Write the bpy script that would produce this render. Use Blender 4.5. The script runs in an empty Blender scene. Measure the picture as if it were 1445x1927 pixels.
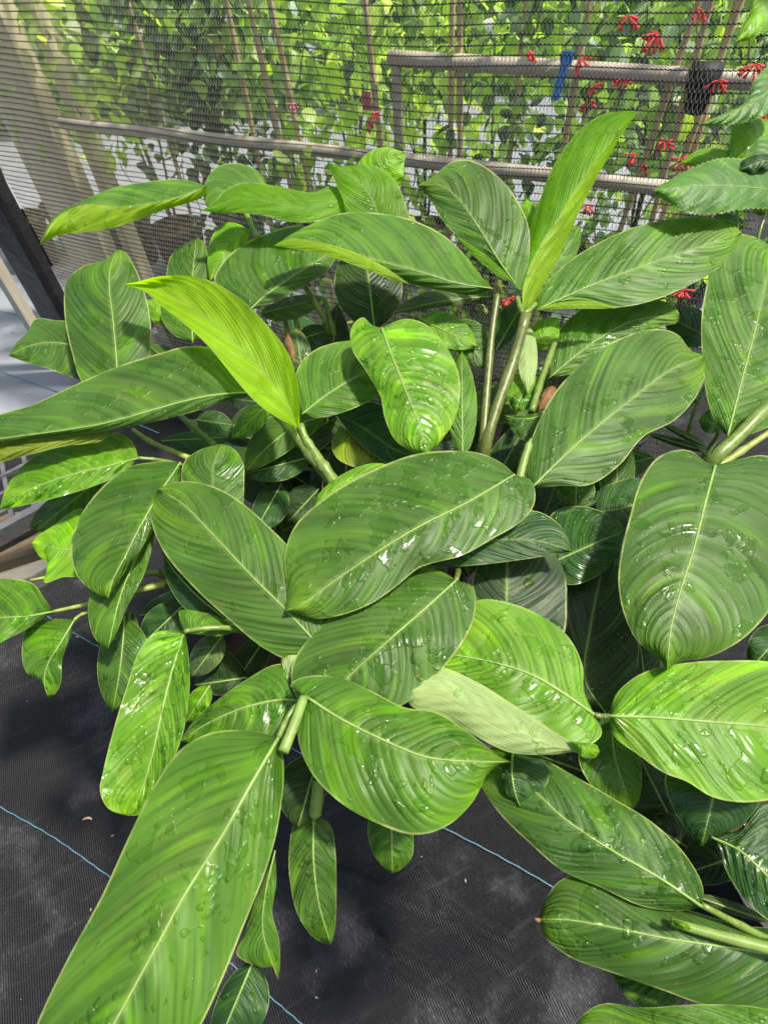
import bpy, math, random
import numpy as np
from mathutils import Vector, Matrix
random.seed(7); np.random.seed(7)
SC = bpy.context.scene
COL = SC.collection
PI = math.pi

# ------------------------------------------------------------------ camera
CAM_Z = 1.55
F, CX, CY = 1050.0, 722.5, 963.5
_d = np.array([78.0, -887.0, -1050.0]); _w = -_d / np.linalg.norm(_d)      # world up in camera axes
_fw = np.array([0, 0, -1.0])
_x = np.cross(_fw, _w); _x /= np.linalg.norm(_x)
_y = np.cross(_w, _x)
R = np.array([_x, _y, _w])                                                  # camera axes -> world axes
C0 = np.array([0, 0, CAM_Z])
cam = bpy.data.cameras.new('camera'); co = bpy.data.objects.new('camera', cam); COL.objects.link(co)
M4 = Matrix.Identity(4)
for i in range(3):
    for j in range(3): M4[i][j] = float(R[i, j])
M4.translation = Vector(C0)
co.matrix_world = M4
cam.sensor_fit = 'VERTICAL'; cam.sensor_height = 36.0; cam.lens = 36.0 * F / 1927.0
cam.clip_start = 0.02; cam.clip_end = 300
SC.camera = co
cam.dof.use_dof = True; cam.dof.focus_distance = 0.70; cam.dof.aperture_fstop = 11.0

# ------------------------------------------------------------------ light
SUN_EL, SUN_AZ = math.radians(66), math.radians(95)     # azimuth from +Y (the way the camera looks) towards -X
world = bpy.data.worlds.new('World'); SC.world = world; world.use_nodes = True
nt = world.node_tree; nt.nodes.clear()
sky = nt.nodes.new('ShaderNodeTexSky'); sky.sky_type = 'NISHITA'; sky.sun_disc = False
sky.sun_elevation = SUN_EL; sky.sun_rotation = SUN_AZ; sky.air_density = 1.0; sky.dust_density = 4.0; sky.ozone_density = 1.0
bg = nt.nodes.new('ShaderNodeBackground'); bg.inputs[1].default_value = 0.13
wo = nt.nodes.new('ShaderNodeOutputWorld')
nt.links.new(sky.outputs[0], bg.inputs[0]); nt.links.new(bg.outputs[0], wo.inputs[0])
sl = bpy.data.lights.new('sun', 'SUN'); sl.energy = 4.5; sl.angle = math.radians(4.0); sl.color = (1.0, 0.94, 0.82)
so = bpy.data.objects.new('sun', sl); COL.objects.link(so)
sdir = Vector((math.sin(SUN_AZ) * math.cos(SUN_EL), math.cos(SUN_AZ) * math.cos(SUN_EL), math.sin(SUN_EL)))
so.rotation_euler = sdir.to_track_quat('Z', 'Y').to_euler(); so.location = sdir * 8
SC.view_settings.view_transform = 'Standard'; SC.view_settings.look = 'None'
SC.view_settings.exposure = 0.55; SC.view_settings.gamma = 1.0; SC.view_settings.use_curve_mapping = False
SC.render.engine = 'CYCLES'
SC.cycles.max_bounces = 8; SC.cycles.transparent_max_bounces = 12
SC.cycles.caustics_reflective = False; SC.cycles.caustics_refractive = False

# ------------------------------------------------------------------ projection helpers
def ray(x, y):
    return R @ np.array([(x - CX) / F, -(y - CY) / F, -1.0])
def at(x, y, z): return C0 + ray(x, y) * z
def on_ground(x, y, h=0.0):
    d = ray(x, y); return C0 + d * ((CAM_Z - h) / -d[2])
def at_dist(x, y, D):
    d = ray(x, y); return C0 + d * (D / d[1])
_CY = [-100, 0, 200, 300, 480, 700, 963, 1200, 1500, 1927, 2300]
_CZ = [.96, .95, .92, .90, .86, .78, .67, .58, .49, .41, .37]
def canopy(y): return np.interp(y, _CY, _CZ)

# ------------------------------------------------------------------ object helpers
def setp(o, label=None, cat=None, group=None, kind=None):
    if label: o['label'] = label
    if cat: o['category'] = cat
    if group: o['group'] = group
    if kind: o['kind'] = kind
    return o
def empty(name, loc, label, cat, group=None):
    o = bpy.data.objects.new(name, None); COL.objects.link(o); o.location = [float(c) for c in loc]
    o.empty_display_size = 0.05
    return setp(o, label, cat, group)
def link(name, me, mat=None, parent=None, smooth=True):
    if mat is not None and not me.materials: me.materials.append(mat)
    if smooth: me.shade_smooth()
    o = bpy.data.objects.new(name, me); COL.objects.link(o)
    if parent is not None:
        o.parent = parent
        off = Vector((0, 0, 0)); p = parent
        while p is not None: off += p.location; p = p.parent
        o.location = -off
    return o
def mesh(name, v, f, uv=None):
    me = bpy.data.meshes.new(name)
    me.from_pydata([tuple(map(float, p)) for p in v], [], [tuple(map(int, q)) for q in f])
    if uv is not None:
        l = me.uv_layers.new(name='UV')
        idx = np.empty(len(me.loops), dtype=np.int32); me.loops.foreach_get('vertex_index', idx)
        l.data.foreach_set('uv', np.asarray(uv, dtype=np.float32)[idx].ravel())
    me.update(); return me
def fast_mesh(name, v, quads):
    me = bpy.data.meshes.new(name)
    v = np.asarray(v, dtype=np.float32); q = np.asarray(quads, dtype=np.int32)
    me.vertices.add(len(v)); me.vertices.foreach_set('co', v.ravel())
    n = q.shape[1]
    me.loops.add(q.size); me.loops.foreach_set('vertex_index', q.ravel())
    me.polygons.add(len(q)); me.polygons.foreach_set('loop_start', np.arange(0, q.size, n, dtype=np.int32))
    me.update(calc_edges=True); return me
class MB:
    def __init__(s): s.v = []; s.f = []
    def add(s, v, f):
        n = len(s.v); s.v += [tuple(map(float, p)) for p in v]; s.f += [tuple(i + n for i in q) for q in f]
    def box(s, c, ax, ay, az):
        c = np.array(c, float); ax, ay, az = [np.array(a, float) for a in (ax, ay, az)]
        v = [c + i * ax + j * ay + k * az for i in (-1, 1) for j in (-1, 1) for k in (-1, 1)]
        s.add(v, [(0, 1, 3, 2), (4, 6, 7, 5), (0, 4, 5, 1), (2, 3, 7, 6), (0, 2, 6, 4), (1, 5, 7, 3)])
    def tube(s, pts, rad, n=8, cap=True, flat=1.0):
        pts = [np.array(p, float) for p in pts]
        if not hasattr(rad, '__len__'): rad = [rad] * len(pts)
        rings = []; up = np.array([0.13, 0.21, 0.97])
        prev = None
        for i, p in enumerate(pts):
            t = pts[min(i + 1, len(pts) - 1)] - pts[max(i - 1, 0)]; t /= (np.linalg.norm(t) + 1e-9)
            a = np.cross(t, up) if prev is None else prev - t * np.dot(prev, t)
            if np.linalg.norm(a) < 1e-4: a = np.cross(t, [1, 0, 0])
            a /= np.linalg.norm(a); prev = a; b = np.cross(t, a)
            rings.append([p + rad[i] * (math.cos(2 * PI * k / n) * a + flat * math.sin(2 * PI * k / n) * b) for k in range(n)])
        v = [q for r in rings for q in r]; f = []
        for i in range(len(pts) - 1):
            for k in range(n):
                k2 = (k + 1) % n; f.append((i * n + k, i * n + k2, (i + 1) * n + k2, (i + 1) * n + k))
        if cap: f.append(tuple(range(n - 1, -1, -1))); f.append(tuple((len(pts) - 1) * n + k for k in range(n)))
        s.add(v, f)
    def build(s, name, mat, parent=None, smooth=True):
        return link(name, mesh(name, s.v, s.f), mat, parent, smooth)
def catmull(P, n):
    """n points evenly spaced by length on a smooth curve through P"""
    P = np.array(P, float)
    if len(P) == 2:
        return P[0] + (P[1] - P[0]) * np.linspace(0, 1, n)[:, None]
    Q = np.vstack([2 * P[0] - P[1], P, 2 * P[-1] - P[-2]]); out = []
    for i in range(1, len(Q) - 2):
        p0, p1, p2, p3 = Q[i - 1], Q[i], Q[i + 1], Q[i + 2]
        d = [max(np.linalg.norm(b - a) ** .5, 1e-3) for a, b in ((p0, p1), (p1, p2), (p2, p3))]
        m1 = (p1 - p0) / d[0] - (p2 - p0) / (d[0] + d[1]) + (p2 - p1) / d[1]
        m2 = (p2 - p1) / d[1] - (p3 - p1) / (d[1] + d[2]) + (p3 - p2) / d[2]
        m1 *= d[1]; m2 *= d[1]
        for t in np.linspace(0, 1, 12, endpoint=False):
            out.append((2 * t**3 - 3 * t**2 + 1) * p1 + (t**3 - 2 * t**2 + t) * m1 + (-2 * t**3 + 3 * t**2) * p2 + (t**3 - t**2) * m2)
    out.append(P[-1]); out = np.array(out)
    L = np.concatenate([[0], np.cumsum(np.linalg.norm(np.diff(out[:, :2], axis=0), axis=1))])
    tt = np.linspace(0, L[-1], n)
    return np.stack([np.interp(tt, L, out[:, k]) for k in range(out.shape[1])], axis=1)

# ------------------------------------------------------------------ material helpers
class NT:
    def __init__(s, name):
        s.m = bpy.data.materials.new(name); s.m.use_nodes = True; s.t = s.m.node_tree; s.t.nodes.clear()
        s.out = s.t.nodes.new('ShaderNodeOutputMaterial')
    def n(s, typ, **kw):
        nd = s.t.nodes.new(typ)
        for k, v in kw.items(): setattr(nd, k, v)
        return nd
    def l(s, a, b): s.t.links.new(a, b)
    def put(s, v, inp):
        if hasattr(v, 'is_output') or isinstance(v, bpy.types.NodeSocket): s.l(v, inp)
        else: inp.default_value = v
    def math(s, op, a, b=0.0, c=None, clamp=False):
        nd = s.n('ShaderNodeMath', operation=op, use_clamp=clamp)
        s.put(a, nd.inputs[0]); s.put(b, nd.inputs[1])
        if c is not None: s.put(c, nd.inputs[2])
        return nd.outputs[0]
    def ss(s, v, a, b):
        nd = s.n('ShaderNodeMapRange', interpolation_type='SMOOTHSTEP')
        s.put(v, nd.inputs[0]); nd.inputs[1].default_value = a; nd.inputs[2].default_value = b
        return nd.outputs[0]
    def mr(s, v, a, b, c, d):
        nd = s.n('ShaderNodeMapRange'); s.put(v, nd.inputs[0])
        for i, q in enumerate((a, b, c, d)): nd.inputs[i + 1].default_value = q
        return nd.outputs[0]
    def mix(s, fac, a, b, mode='MIX'):
        nd = s.n('ShaderNodeMix', data_type='RGBA', blend_type=mode)
        s.put(fac, nd.inputs[0])
        s.put(a if not isinstance(a, tuple) else (*a, 1), nd.inputs[6]); s.put(b if not isinstance(b, tuple) else (*b, 1), nd.inputs[7])
        return nd.outputs[2]
    def noise(s, vec, scale, detail=3, rough=.5, dist=0):
        nd = s.n('ShaderNodeTexNoise'); nd.inputs['Scale'].default_value = scale; nd.inputs['Detail'].default_value = detail
        nd.inputs['Roughness'].default_value = rough; nd.inputs['Distortion'].default_value = dist
        if vec is not None: s.l(vec, nd.inputs['Vector'])
        return nd.outputs[0]
    def comb(s, a, b, c):
        nd = s.n('ShaderNodeCombineXYZ')
        for i, q in enumerate((a, b, c)): s.put(q, nd.inputs[i])
        return nd.outputs[0]
    def geo(s, out='Position'): return s.n('ShaderNodeNewGeometry').outputs[out]
    def bump(s, h, strength, dist):
        nd = s.n('ShaderNodeBump'); nd.inputs['Strength'].default_value = strength; nd.inputs['Distance'].default_value = dist
        s.l(h, nd.inputs['Height']); return nd.outputs[0]
    def princ(s, col, rough=.5, spec=.5, metal=0, normal=None):
        p = s.n('ShaderNodeBsdfPrincipled')
        s.put(col if not isinstance(col, tuple) else (*col, 1), p.inputs['Base Color']); s.put(rough, p.inputs['Roughness'])
        s.put(spec, p.inputs['Specular IOR Level']); p.inputs['Metallic'].default_value = metal
        if normal is not None: s.l(normal, p.inputs['Normal'])
        return p.outputs[0]
    def done(s, sh): s.l(sh, s.out.inputs[0]); return s.m

def leaf_material(name, trans=0.24, vein=14.0, slant=0.30, ribs=75.0, bandc=1.0, serr=False, varc=1.0):
    """green blade: colour from the object, bands and ribs that arch from the midrib to the tip, a pale rim, wet films"""
    g = NT(name)
    uv = g.n('ShaderNodeUVMap').outputs[0]
    sp = g.n('ShaderNodeSeparateXYZ'); g.l(uv, sp.inputs[0])
    s = g.math('MULTIPLY_ADD', sp.outputs[0], 2.0, -1.0); t = sp.outputs[1]
    a = g.math('ABSOLUTE', s); sg = g.math('SIGN', s)
    oi = g.n('ShaderNodeObjectInfo'); rnd = g.math('MULTIPLY', oi.outputs['Random'], 37.0)
    pos = g.geo()
    wob = g.noise(pos, 9.0, 1)
    w = g.math('SUBTRACT', t, g.math('MULTIPLY', g.math('POWER', a, 1.25), slant))
    w = g.math('MULTIPLY_ADD', wob, 0.03, w)
    if name == 'leaf_underside': w = g.math('MULTIPLY_ADD', s, .42, g.math('MULTIPLY', t, .06))
    band = g.noise(g.comb(g.math('MULTIPLY', w, vein), g.math('MULTIPLY_ADD', s, .6, g.math('MULTIPLY', sg, 3.0)), rnd), 1.0, 1.5, .5)
    band = g.ss(band, .30, .70)
    rw = g.math('SINE', g.math('MULTIPLY_ADD', w, 135.0, g.math('MULTIPLY', g.noise(g.comb(g.math('MULTIPLY', w, 9.0), sg, rnd), 1.0, 2), 9.0)))
    rib_ = g.math('POWER', g.math('MULTIPLY_ADD', rw, .5, .5), 2.2)
    ramp = g.ss(g.noise(g.comb(g.math('MULTIPLY', w, 5.0), g.math('MULTIPLY', s, 1.5), rnd), 1.0, 2), .3, .65)
    rib_ = g.math('MULTIPLY', rib_, g.math('MULTIPLY', ramp, g.math('SUBTRACT', 1.0, g.ss(a, .75, 1.0))))
    fine = g.noise(g.comb(g.math('MULTIPLY', w, ribs * 1.5), g.math('MULTIPLY_ADD', s, .5, g.math('MULTIPLY', sg, 3.0)), rnd), 1.0, 2, .6)
    blotch = g.noise(pos, 14.0, 3, .55)
    base = oi.outputs['Color']
    lum = g.mr(band, 0, 1, 1 - .14 * bandc, 1 + .15 * bandc)
    lum = g.math('MULTIPLY', lum, g.mr(rib_, 0, 1, 1.03, 1 - .24 * bandc))
    lum = g.math('MULTIPLY', lum, g.mr(fine, .3, .7, .88, 1.10))
    lum = g.math('MULTIPLY', lum, g.mr(blotch, .3, .7, .84, 1.2))
    hs = g.n('ShaderNodeHueSaturation'); g.l(base, hs.inputs['Color']); g.put(lum, hs.inputs['Value'])
    col = hs.outputs[0]
    yel = g.mix(1.0, col, (1.25, 1.10, .85), 'MULTIPLY')
    col = g.mix(g.math('MULTIPLY', band, .35 * min(1, varc + .4)), col, yel)
    # olive-brown flecked variegation and lime patches that follow the ribs
    var = g.noise(g.comb(g.math('MULTIPLY', w, vein * .9), g.math('MULTIPLY_ADD', s, 1.1, 11.0), rnd), 1.0, 3, .65)
    col = g.mix(g.math('MULTIPLY', g.ss(var, .50, .68), .40 * varc), col, g.mix(1.0, col, (1.55, .95, 1.5), 'MULTIPLY'))
    lim = g.noise(g.comb(g.math('MULTIPLY', w, vein * .6), g.math('MULTIPLY_ADD', s, .8, 23.0), rnd), 1.0, 2, .6)
    col = g.mix(g.math('MULTIPLY', g.ss(lim, .52, .70), .75 * varc), col, g.mix(1.0, col, (1.6, 1.65, .6), 'MULTIPLY'))
    col = g.mix(g.math('MULTIPLY', g.ss(g.math('MULTIPLY_ADD', blotch, .3, t), .86, 1.2), .7 * varc), col, g.mix(1.0, col, (1.8, 1.6, .6), 'MULTIPLY'))
    # scuffs: pale scattered marks that run with the ribs
    scf = g.noise(g.comb(g.math('MULTIPLY', w, 60.0), g.math('MULTIPLY', s, 5.0), rnd), 1.0, 3, .6)
    scm = g.math('MULTIPLY', g.ss(scf, .66, .78), g.ss(g.noise(pos, 16.0, 2), .5, .68))
    col = g.mix(g.math('MULTIPLY', scm, .35), col, (.36, .42, .24))
    # specks
    spk = g.n('ShaderNodeTexVoronoi'); spk.inputs['Scale'].default_value = 150.0; g.l(pos, spk.inputs['Vector'])
    spm = g.math('MULTIPLY', g.math('SUBTRACT', 1.0, g.ss(spk.outputs['Distance'], .08, .2)), g.ss(g.noise(pos, 22.0, 2), .55, .7))
    col = g.mix(g.math('MULTIPLY', spm, .6), col, (.30, .36, .24))
    rim = g.ss(a, .962, .985); rim = g.math('MULTIPLY', rim, g.ss(g.noise(pos, 30.0, 2), .3, .6))
    col = g.mix(g.math('MULTIPLY', rim, .65), col, (.42, .46, .16))
    col = g.mix(g.math('MULTIPLY', g.ss(t, .985, .998), .7), col, (.20, .09, .03))
    # bitten, dried spots near the edge
    dmg = g.math('MULTIPLY', g.ss(g.noise(pos, 55.0, 2), .76, .78), g.ss(a, .55, .85))
    col = g.mix(g.math('MULTIPLY', dmg, .8), col, (.36, .25, .13))
    mid = g.math('SUBTRACT', 1.0, g.ss(a, .0, .09))
    col = g.mix(g.math('MULTIPLY', mid, .35), col, (.26, .36, .11))
    wet = g.noise(pos, 30.0, 3, .55, .4)
    wetm = g.math('MULTIPLY', g.ss(g.math('ADD', wet, g.math('MULTIPLY', oi.outputs['Alpha'], .17)), .62, .66), 1.0)
    col = g.mix(g.math('MULTIPLY', wetm, .38), col, g.mix(1.0, col, (.55, .75, .3), 'MULTIPLY'))
    rough = g.math('MULTIPLY_ADD', wetm, -.26, g.mr(blotch, .3, .7, .36, .5))
    hb = g.math('ADD', g.math('MULTIPLY', band, .45), g.math('MULTIPLY', fine, .10)); hb = g.math('SUBTRACT', hb, g.math('MULTIPLY', rib_, .30)); hb = g.math('ADD', hb, g.math('MULTIPLY', blotch, .8))
    hb = g.math('ADD', hb, g.math('MULTIPLY', wetm, .35))
    nrm = g.bump(hb, .5, .004)
    if serr:
        v2 = g.n('ShaderNodeTexVoronoi'); v2.inputs['Scale'].default_value = 110.0; g.l(pos, v2.inputs['Vector'])
        hb2 = g.math('ADD', g.math('MULTIPLY', v2.outputs['Distance'], .6), g.math('MULTIPLY', g.math('ABSOLUTE', g.math('SINE', g.math('MULTIPLY', w, 26.0))), .7))
        nrm = g.bump(hb2, .4, .002)
    p = g.princ(col, rough, .24, 0, nrm)
    tl = g.n('ShaderNodeBsdfTranslucent'); g.l(nrm, tl.inputs['Normal'])
    tc = g.mix(1.0, col, (2.3, 2.1, .45), 'MULTIPLY'); g.l(tc, tl.inputs[0])
    mx = g.n('ShaderNodeMixShader'); mx.inputs[0].default_value = trans
    g.l(p, mx.inputs[1]); g.l(tl.outputs[0], mx.inputs[2])
    return g.done(mx.outputs[0])
M_LEAF = leaf_material('broad_leaf')
M_THIN = leaf_material('young_leaf', trans=.55, slant=.55, vein=9, ribs=60, bandc=.6, varc=.15)
M_PALE = leaf_material('leaf_underside', trans=.25, vein=6, ribs=90, bandc=.3, slant=.1, varc=.1)
M_SERR = leaf_material('toothed_leaf', trans=.3, vein=10, slant=.3, bandc=.6, serr=True)

def simple(name, col, rough=.5, spec=.5, nscale=20, var=.3, bump=0.0, metal=0, stretch=None, trans=0):
    g = NT(name)
    tc = g.n('ShaderNodeTexCoord').outputs['Object'] if stretch else g.geo()
    if stretch:
        mp = g.n('ShaderNodeMapping'); mp.inputs['Scale'].default_value = stretch; g.l(tc, mp.inputs[0]); tc = mp.outputs[0]
    nz = g.noise(tc, nscale, 5, .6)
    k = g.mr(nz, .25, .75, 1 - var, 1 + var)
    hs = g.n('ShaderNodeHueSaturation'); hs.inputs['Color'].default_value = (*col, 1); g.l(k, hs.inputs['Value'])
    nr = g.bump(nz, .5, bump) if bump else None
    p = g.princ(hs.outputs[0], rough, spec, metal, nr)
    if trans:
        tl = g.n('ShaderNodeBsdfTranslucent'); g.l(g.mix(1.0, hs.outputs[0], (1.7, 1.8, .6), 'MULTIPLY'), tl.inputs[0])
        mx = g.n('ShaderNodeMixShader'); mx.inputs[0].default_value = trans; g.l(p, mx.inputs[1]); g.l(tl.outputs[0], mx.inputs[2]); p = mx.outputs[0]
    return g.done(p)
M_RIB = simple('midrib_green', (.27, .40, .10), .4, .4, 60, .2, trans=.2)
M_STEM = simple('green_stem', (.13, .20, .035), .35, .5, 90, .45, .0006)
M_STEMB = simple('brown_green_stem', (.105, .13, .03), .38, .5, 120, .45, .0006)
M_STEMY = simple('yellow_stem', (.26, .31, .07), .4, .5, 90, .3)
M_ROLL = simple('rolled_leaf', (.22, .33, .075), .4, .4, 90, .25, trans=.2)
M_BROWN = simple('dried_leaf', (.22, .12, .055), .7, .3, 60, .5, .001, trans=.2)
M_TAN = simple('bamboo', (.58, .43, .25), .5, .4, 45, .35, .001)
M_PIPE = simple('galvanised_pipe', (.46, .41, .34), .6, .4, 35, .22, .0004, metal=.1)
M_PIPEW = simple('pale_pipe', (.46, .40, .32), .55, .5, 35, .18, .0004)
M_BLACK = simple('black_plastic', (.018, .018, .02), .6, .25, 25, .3, .0005)
M_BLUE = simple('blue_plastic', (.02, .22, .75), .4, .5, 25, .15)
M_RED = simple('red_petal', (.72, .07, .08), .5, .3, 60, .25, trans=.25)
M_PINK = simple('pink_petal', (.62, .18, .2), .5, .3, 60, .25, trans=.25)
M_SOIL = simple('potting_soil', (.045, .03, .02), .9, .2, 120, .6, .004)
M_THREAD = simple('grey_net_thread', (.66, .58, .42), .4, .5, 200, .3)
M_NET = simple('black_net_yarn', (.014, .016, .02), .42, .4, 200, .3)
M_WHITE = simple('white_tag', (.75, .75, .72), .5, .5, 20, .1)
def vine_mat(name, col, tr=.45):
    g = NT(name); oi = g.n('ShaderNodeObjectInfo')
    at_ = g.n('ShaderNodeAttribute'); at_.attribute_name = 'tone'
    k = g.mr(at_.outputs['Fac'], 0, 1, .35, 1.7)
    k = g.math('MULTIPLY', k, g.mr(g.noise(g.geo(), 6, 2), .3, .7, .8, 1.2))
    hs = g.n('ShaderNodeHueSaturation'); hs.inputs['Color'].default_value = (*col, 1); g.l(k, hs.inputs['Value'])
    c = g.mix(at_.outputs['Fac'], g.mix(1.0, hs.outputs[0], (.85, 1, 1.3), 'MULTIPLY'), g.mix(1.0, hs.outputs[0], (1.25, 1.05, .6), 'MULTIPLY'))
    p = g.princ(c, .42, .5)
    tl = g.n('ShaderNodeBsdfTranslucent'); g.l(g.mix(1.0, c, (1.7, 1.9, .6), 'MULTIPLY'), tl.inputs[0])
    mx = g.n('ShaderNodeMixShader'); mx.inputs[0].default_value = tr; g.l(p, mx.inputs[1]); g.l(tl.outputs[0], mx.inputs[2])
    return g.done(mx.outputs[0])
M_VINE = vine_mat('vine_leaf', (.30, .45, .14))
M_VINE2 = vine_mat('bluish_vine_leaf', (.33, .46, .33), .35)
M_VINE4 = vine_mat('dark_vine_leaf', (.075, .14, .075), .2)
M_VINE3 = vine_mat('lime_vine_leaf', (.42, .56, .14), .5)

def wood(name, col, ring=.5):
    g = NT(name); tc = g.n('ShaderNodeTexCoord').outputs['UV']
    mp = g.n('ShaderNodeMapping'); mp.inputs['Scale'].default_value = (1, 9, 1); g.l(tc, mp.inputs[0])
    nz = g.noise(mp.outputs[0], 5, 5, .6, .6)
    c = g.mix(nz, tuple(x * .55 for x in col), tuple(min(1, x * 1.35) for x in col))
    return g.done(g.princ(c, .72, .3, 0, g.bump(nz, .5, .002)))
M_WOOD = wood('weathered_wood', (.78, .66, .46))
M_WOODP = wood('pale_wood', (.55, .50, .40))

def mat_mat(name, col, colw):
    """woven ground cloth: ribs with short bright dashes of tape"""
    g = NT(name); pos = g.geo()
    mp = g.n('ShaderNodeMapping'); mp.inputs['Rotation'].default_value = (0, 0, math.radians(-22)); g.l(pos, mp.inputs[0])
    sp = g.n('ShaderNodeSeparateXYZ'); g.l(mp.outputs[0], sp.inputs[0])
    rib = g.math('SINE', g.math('MULTIPLY', sp.outputs[0], 2 * PI / .0052)); rib = g.mr(rib, -1, 1, 0, 1)
    rib2 = g.mr(g.math('SINE', g.math('MULTIPLY', sp.outputs[1], 2 * PI / .0026)), -1, 1, 0, 1)
    dash = g.noise(g.comb(g.math('MULTIPLY', sp.outputs[0], 260.0), g.math('MULTIPLY', sp.outputs[1], 60.0), 0.0), 1.0, 2, .7)
    dapple_dirt = g.noise(pos, 5.0, 5, .6)  # dirt noise, strengthened to paint sun dapples as pale patches
    streak = g.noise(g.comb(g.math('MULTIPLY', sp.outputs[0], 6.0), g.math('MULTIPLY', sp.outputs[1], 40.0), 0.0), 1.0, 3, .6)
    f = g.math('MULTIPLY', g.ss(dash, .5, .75), rib)
    f = g.math('ADD', g.math('MULTIPLY', f, g.mr(g.ss(dapple_dirt, .48, .66), 0, 1, .10, .95)), g.math('MULTIPLY', g.ss(dapple_dirt, .50, .72), .30))
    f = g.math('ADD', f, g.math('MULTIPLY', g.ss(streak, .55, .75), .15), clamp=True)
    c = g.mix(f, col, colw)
    h = g.math('ADD', rib, g.math('MULTIPLY', rib2, .35)); h = g.math('ADD', h, g.math('MULTIPLY', dash, .6))
    wr = g.noise(pos, 7.0, 3, .5); h = g.math('MULTIPLY_ADD', wr, 6.0, h)
    return g.done(g.princ(c, g.mr(dapple_dirt, .3, .7, .34, .5), .32, 0, g.bump(h, .8, .002)))
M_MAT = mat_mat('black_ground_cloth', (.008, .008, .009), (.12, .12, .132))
M_MAT_LIT = mat_mat('lit_ground_cloth', (.30, .315, .36), (.50, .52, .58))  # sunlit copy of the ground cloth: sunlight put into a paler colour

def water_mat():
    g = NT('water'); fr = g.n('ShaderNodeFresnel'); fr.inputs[0].default_value = 1.42
    tr = g.n('ShaderNodeBsdfTransparent'); tr.inputs[0].default_value = (.87, .97, .67, 1)
    gl = g.n('ShaderNodeBsdfGlossy'); gl.inputs['Roughness'].default_value = .04
    mx = g.n('ShaderNodeMixShader'); g.l(g.math('MINIMUM', fr.outputs[0], .45), mx.inputs[0]); g.l(tr.outputs[0], mx.inputs[1]); g.l(gl.outputs[0], mx.inputs[2])
    return g.done(mx.outputs[0])
M_WATER = water_mat()

# ================================================================== THE SETTING
# ground cloth, one sheet to the horizon with gentle folds near the plants
CREASES = [[(30 + 1300 * 0, 0)]]
def crease_pts(pp): return np.array([on_ground(x, y)[:2] for x, y in catmull(pp, 24)])
cr = [crease_pts(p) for p in ([(640, 1640), (760, 1690), (860, 1740), (930, 1800), (1080, 1900)],
                              [(720, 1765), (800, 1820), (860, 1870), (920, 1927), (950, 1980)],
                              [(745, 1830), (830, 1890), (880, 1940)],
                              [(130, 1630), (200, 1650), (300, 1660), (420, 1690)],
                              [(790, 1640), (870, 1720), (960, 1770)],
                              [(520, 1650), (640, 1720), (740, 1790)])]
xs = np.concatenate([[-120, -40, -12, -5], np.linspace(-1.6, -.5, 30), np.linspace(-.49, .75, 270), np.linspace(.8, 1.6, 20), [5, 12, 40, 120]])
ys = np.concatenate([[-60, -20, -5], np.linspace(-.9, -.46, 12), np.linspace(-.45, .5, 200), np.linspace(.55, 2.1, 40), [4, 8, 16, 40, 160]])
XX, YY = np.meshgrid(xs, ys); ZZ = np.zeros_like(XX)
near = (abs(XX) < 1.7) & (YY > -1) & (YY < 2.2)
for c in cr:
    d = np.full(XX.shape, 9.0)
    for a, b in zip(c[:-1], c[1:]):
        ab = b - a; L2 = ab @ ab + 1e-12
        t = np.clip(((XX - a[0]) * ab[0] + (YY - a[1]) * ab[1]) / L2, 0, 1)
        d = np.minimum(d, np.hypot(XX - a[0] - t * ab[0], YY - a[1] - t * ab[1]))
    ZZ += near * .009 * np.exp(-(d / .012) ** 2)
ZZ += near * .006 * np.sin(XX * 9 + 1.3 * np.sin(YY * 7)) * np.sin(YY * 11 + XX * 3)
v = np.stack([XX, YY, ZZ], -1).reshape(-1, 3); nx = len(xs)
ii, jj = np.meshgrid(np.arange(len(ys) - 1), np.arange(nx - 1), indexing='ij'); b0 = (ii * nx + jj).ravel()
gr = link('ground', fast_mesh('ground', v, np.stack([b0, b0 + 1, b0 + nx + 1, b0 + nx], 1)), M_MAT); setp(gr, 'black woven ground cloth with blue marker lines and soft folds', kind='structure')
# paler cloth with sunlight painted in, at the left and beyond the net
FX = [on_ground(x, y) for x, y in ((-700, 830), (60, 790), (330, 770), (480, 640), (560, 575), (900, 560), (1500, 700))]
vv = []; ff = []
for i, p in enumerate(FX):
    vv += [(p[0], p[1], .008), (p[0] * 2.2, 60.0, .008)]
    if i: ff.append((2 * i - 2, 2 * i, 2 * i + 1, 2 * i - 1))
fc = link('lit_ground_cloth', mesh('lit', vv, ff), M_MAT_LIT, None, False); setp(fc, 'pale grey ground cloth with sunlight painted into its colour', kind='structure')
# blue marker lines of the cloth
def marker(pp, h, wid=.0012, mat=None):
    P = [on_ground(x, y, h) for x, y in catmull(pp, 60)]; m = MB(); v = []; f = []
    for i, p in enumerate(P):
        t = P[min(i + 1, 59)] - P[max(i - 1, 0)]; t /= np.linalg.norm(t); s = np.array([-t[1], t[0], 0])
        z = .0022 * (1 if i % 2 else -1)
        v += [p + s * (wid + z * .3), p - s * (wid - z * .3)]
        if i: f.append((2 * i - 2, 2 * i - 1, 2 * i + 1, 2 * i))
    m.add(v, f); return m
M_LINE = simple('blue_marker_yarn', (.07, .19, .27), .6, .4, 300, .5)
for pp, h, wd in (([(-60, 1480), (0, 1518), (100, 1575), (200, 1645), (380, 1770), (560, 1920), (640, 1990)], .012, .0010),
              ([(60, 1140), (150, 1197), (400, 1330), (840, 1560), (940, 1612), (1045, 1672), (1200, 1770)], .012, .0010),
              ([(-60, 570), (0, 585), (90, 606), (200, 640)], .013, .0028), ([(-60, 682), (0, 699), (60, 720), (130, 745), (300, 815)], .013, .0024)):
    marker(pp, h, wd).build('marker_line', M_LINE, gr, False)

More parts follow.
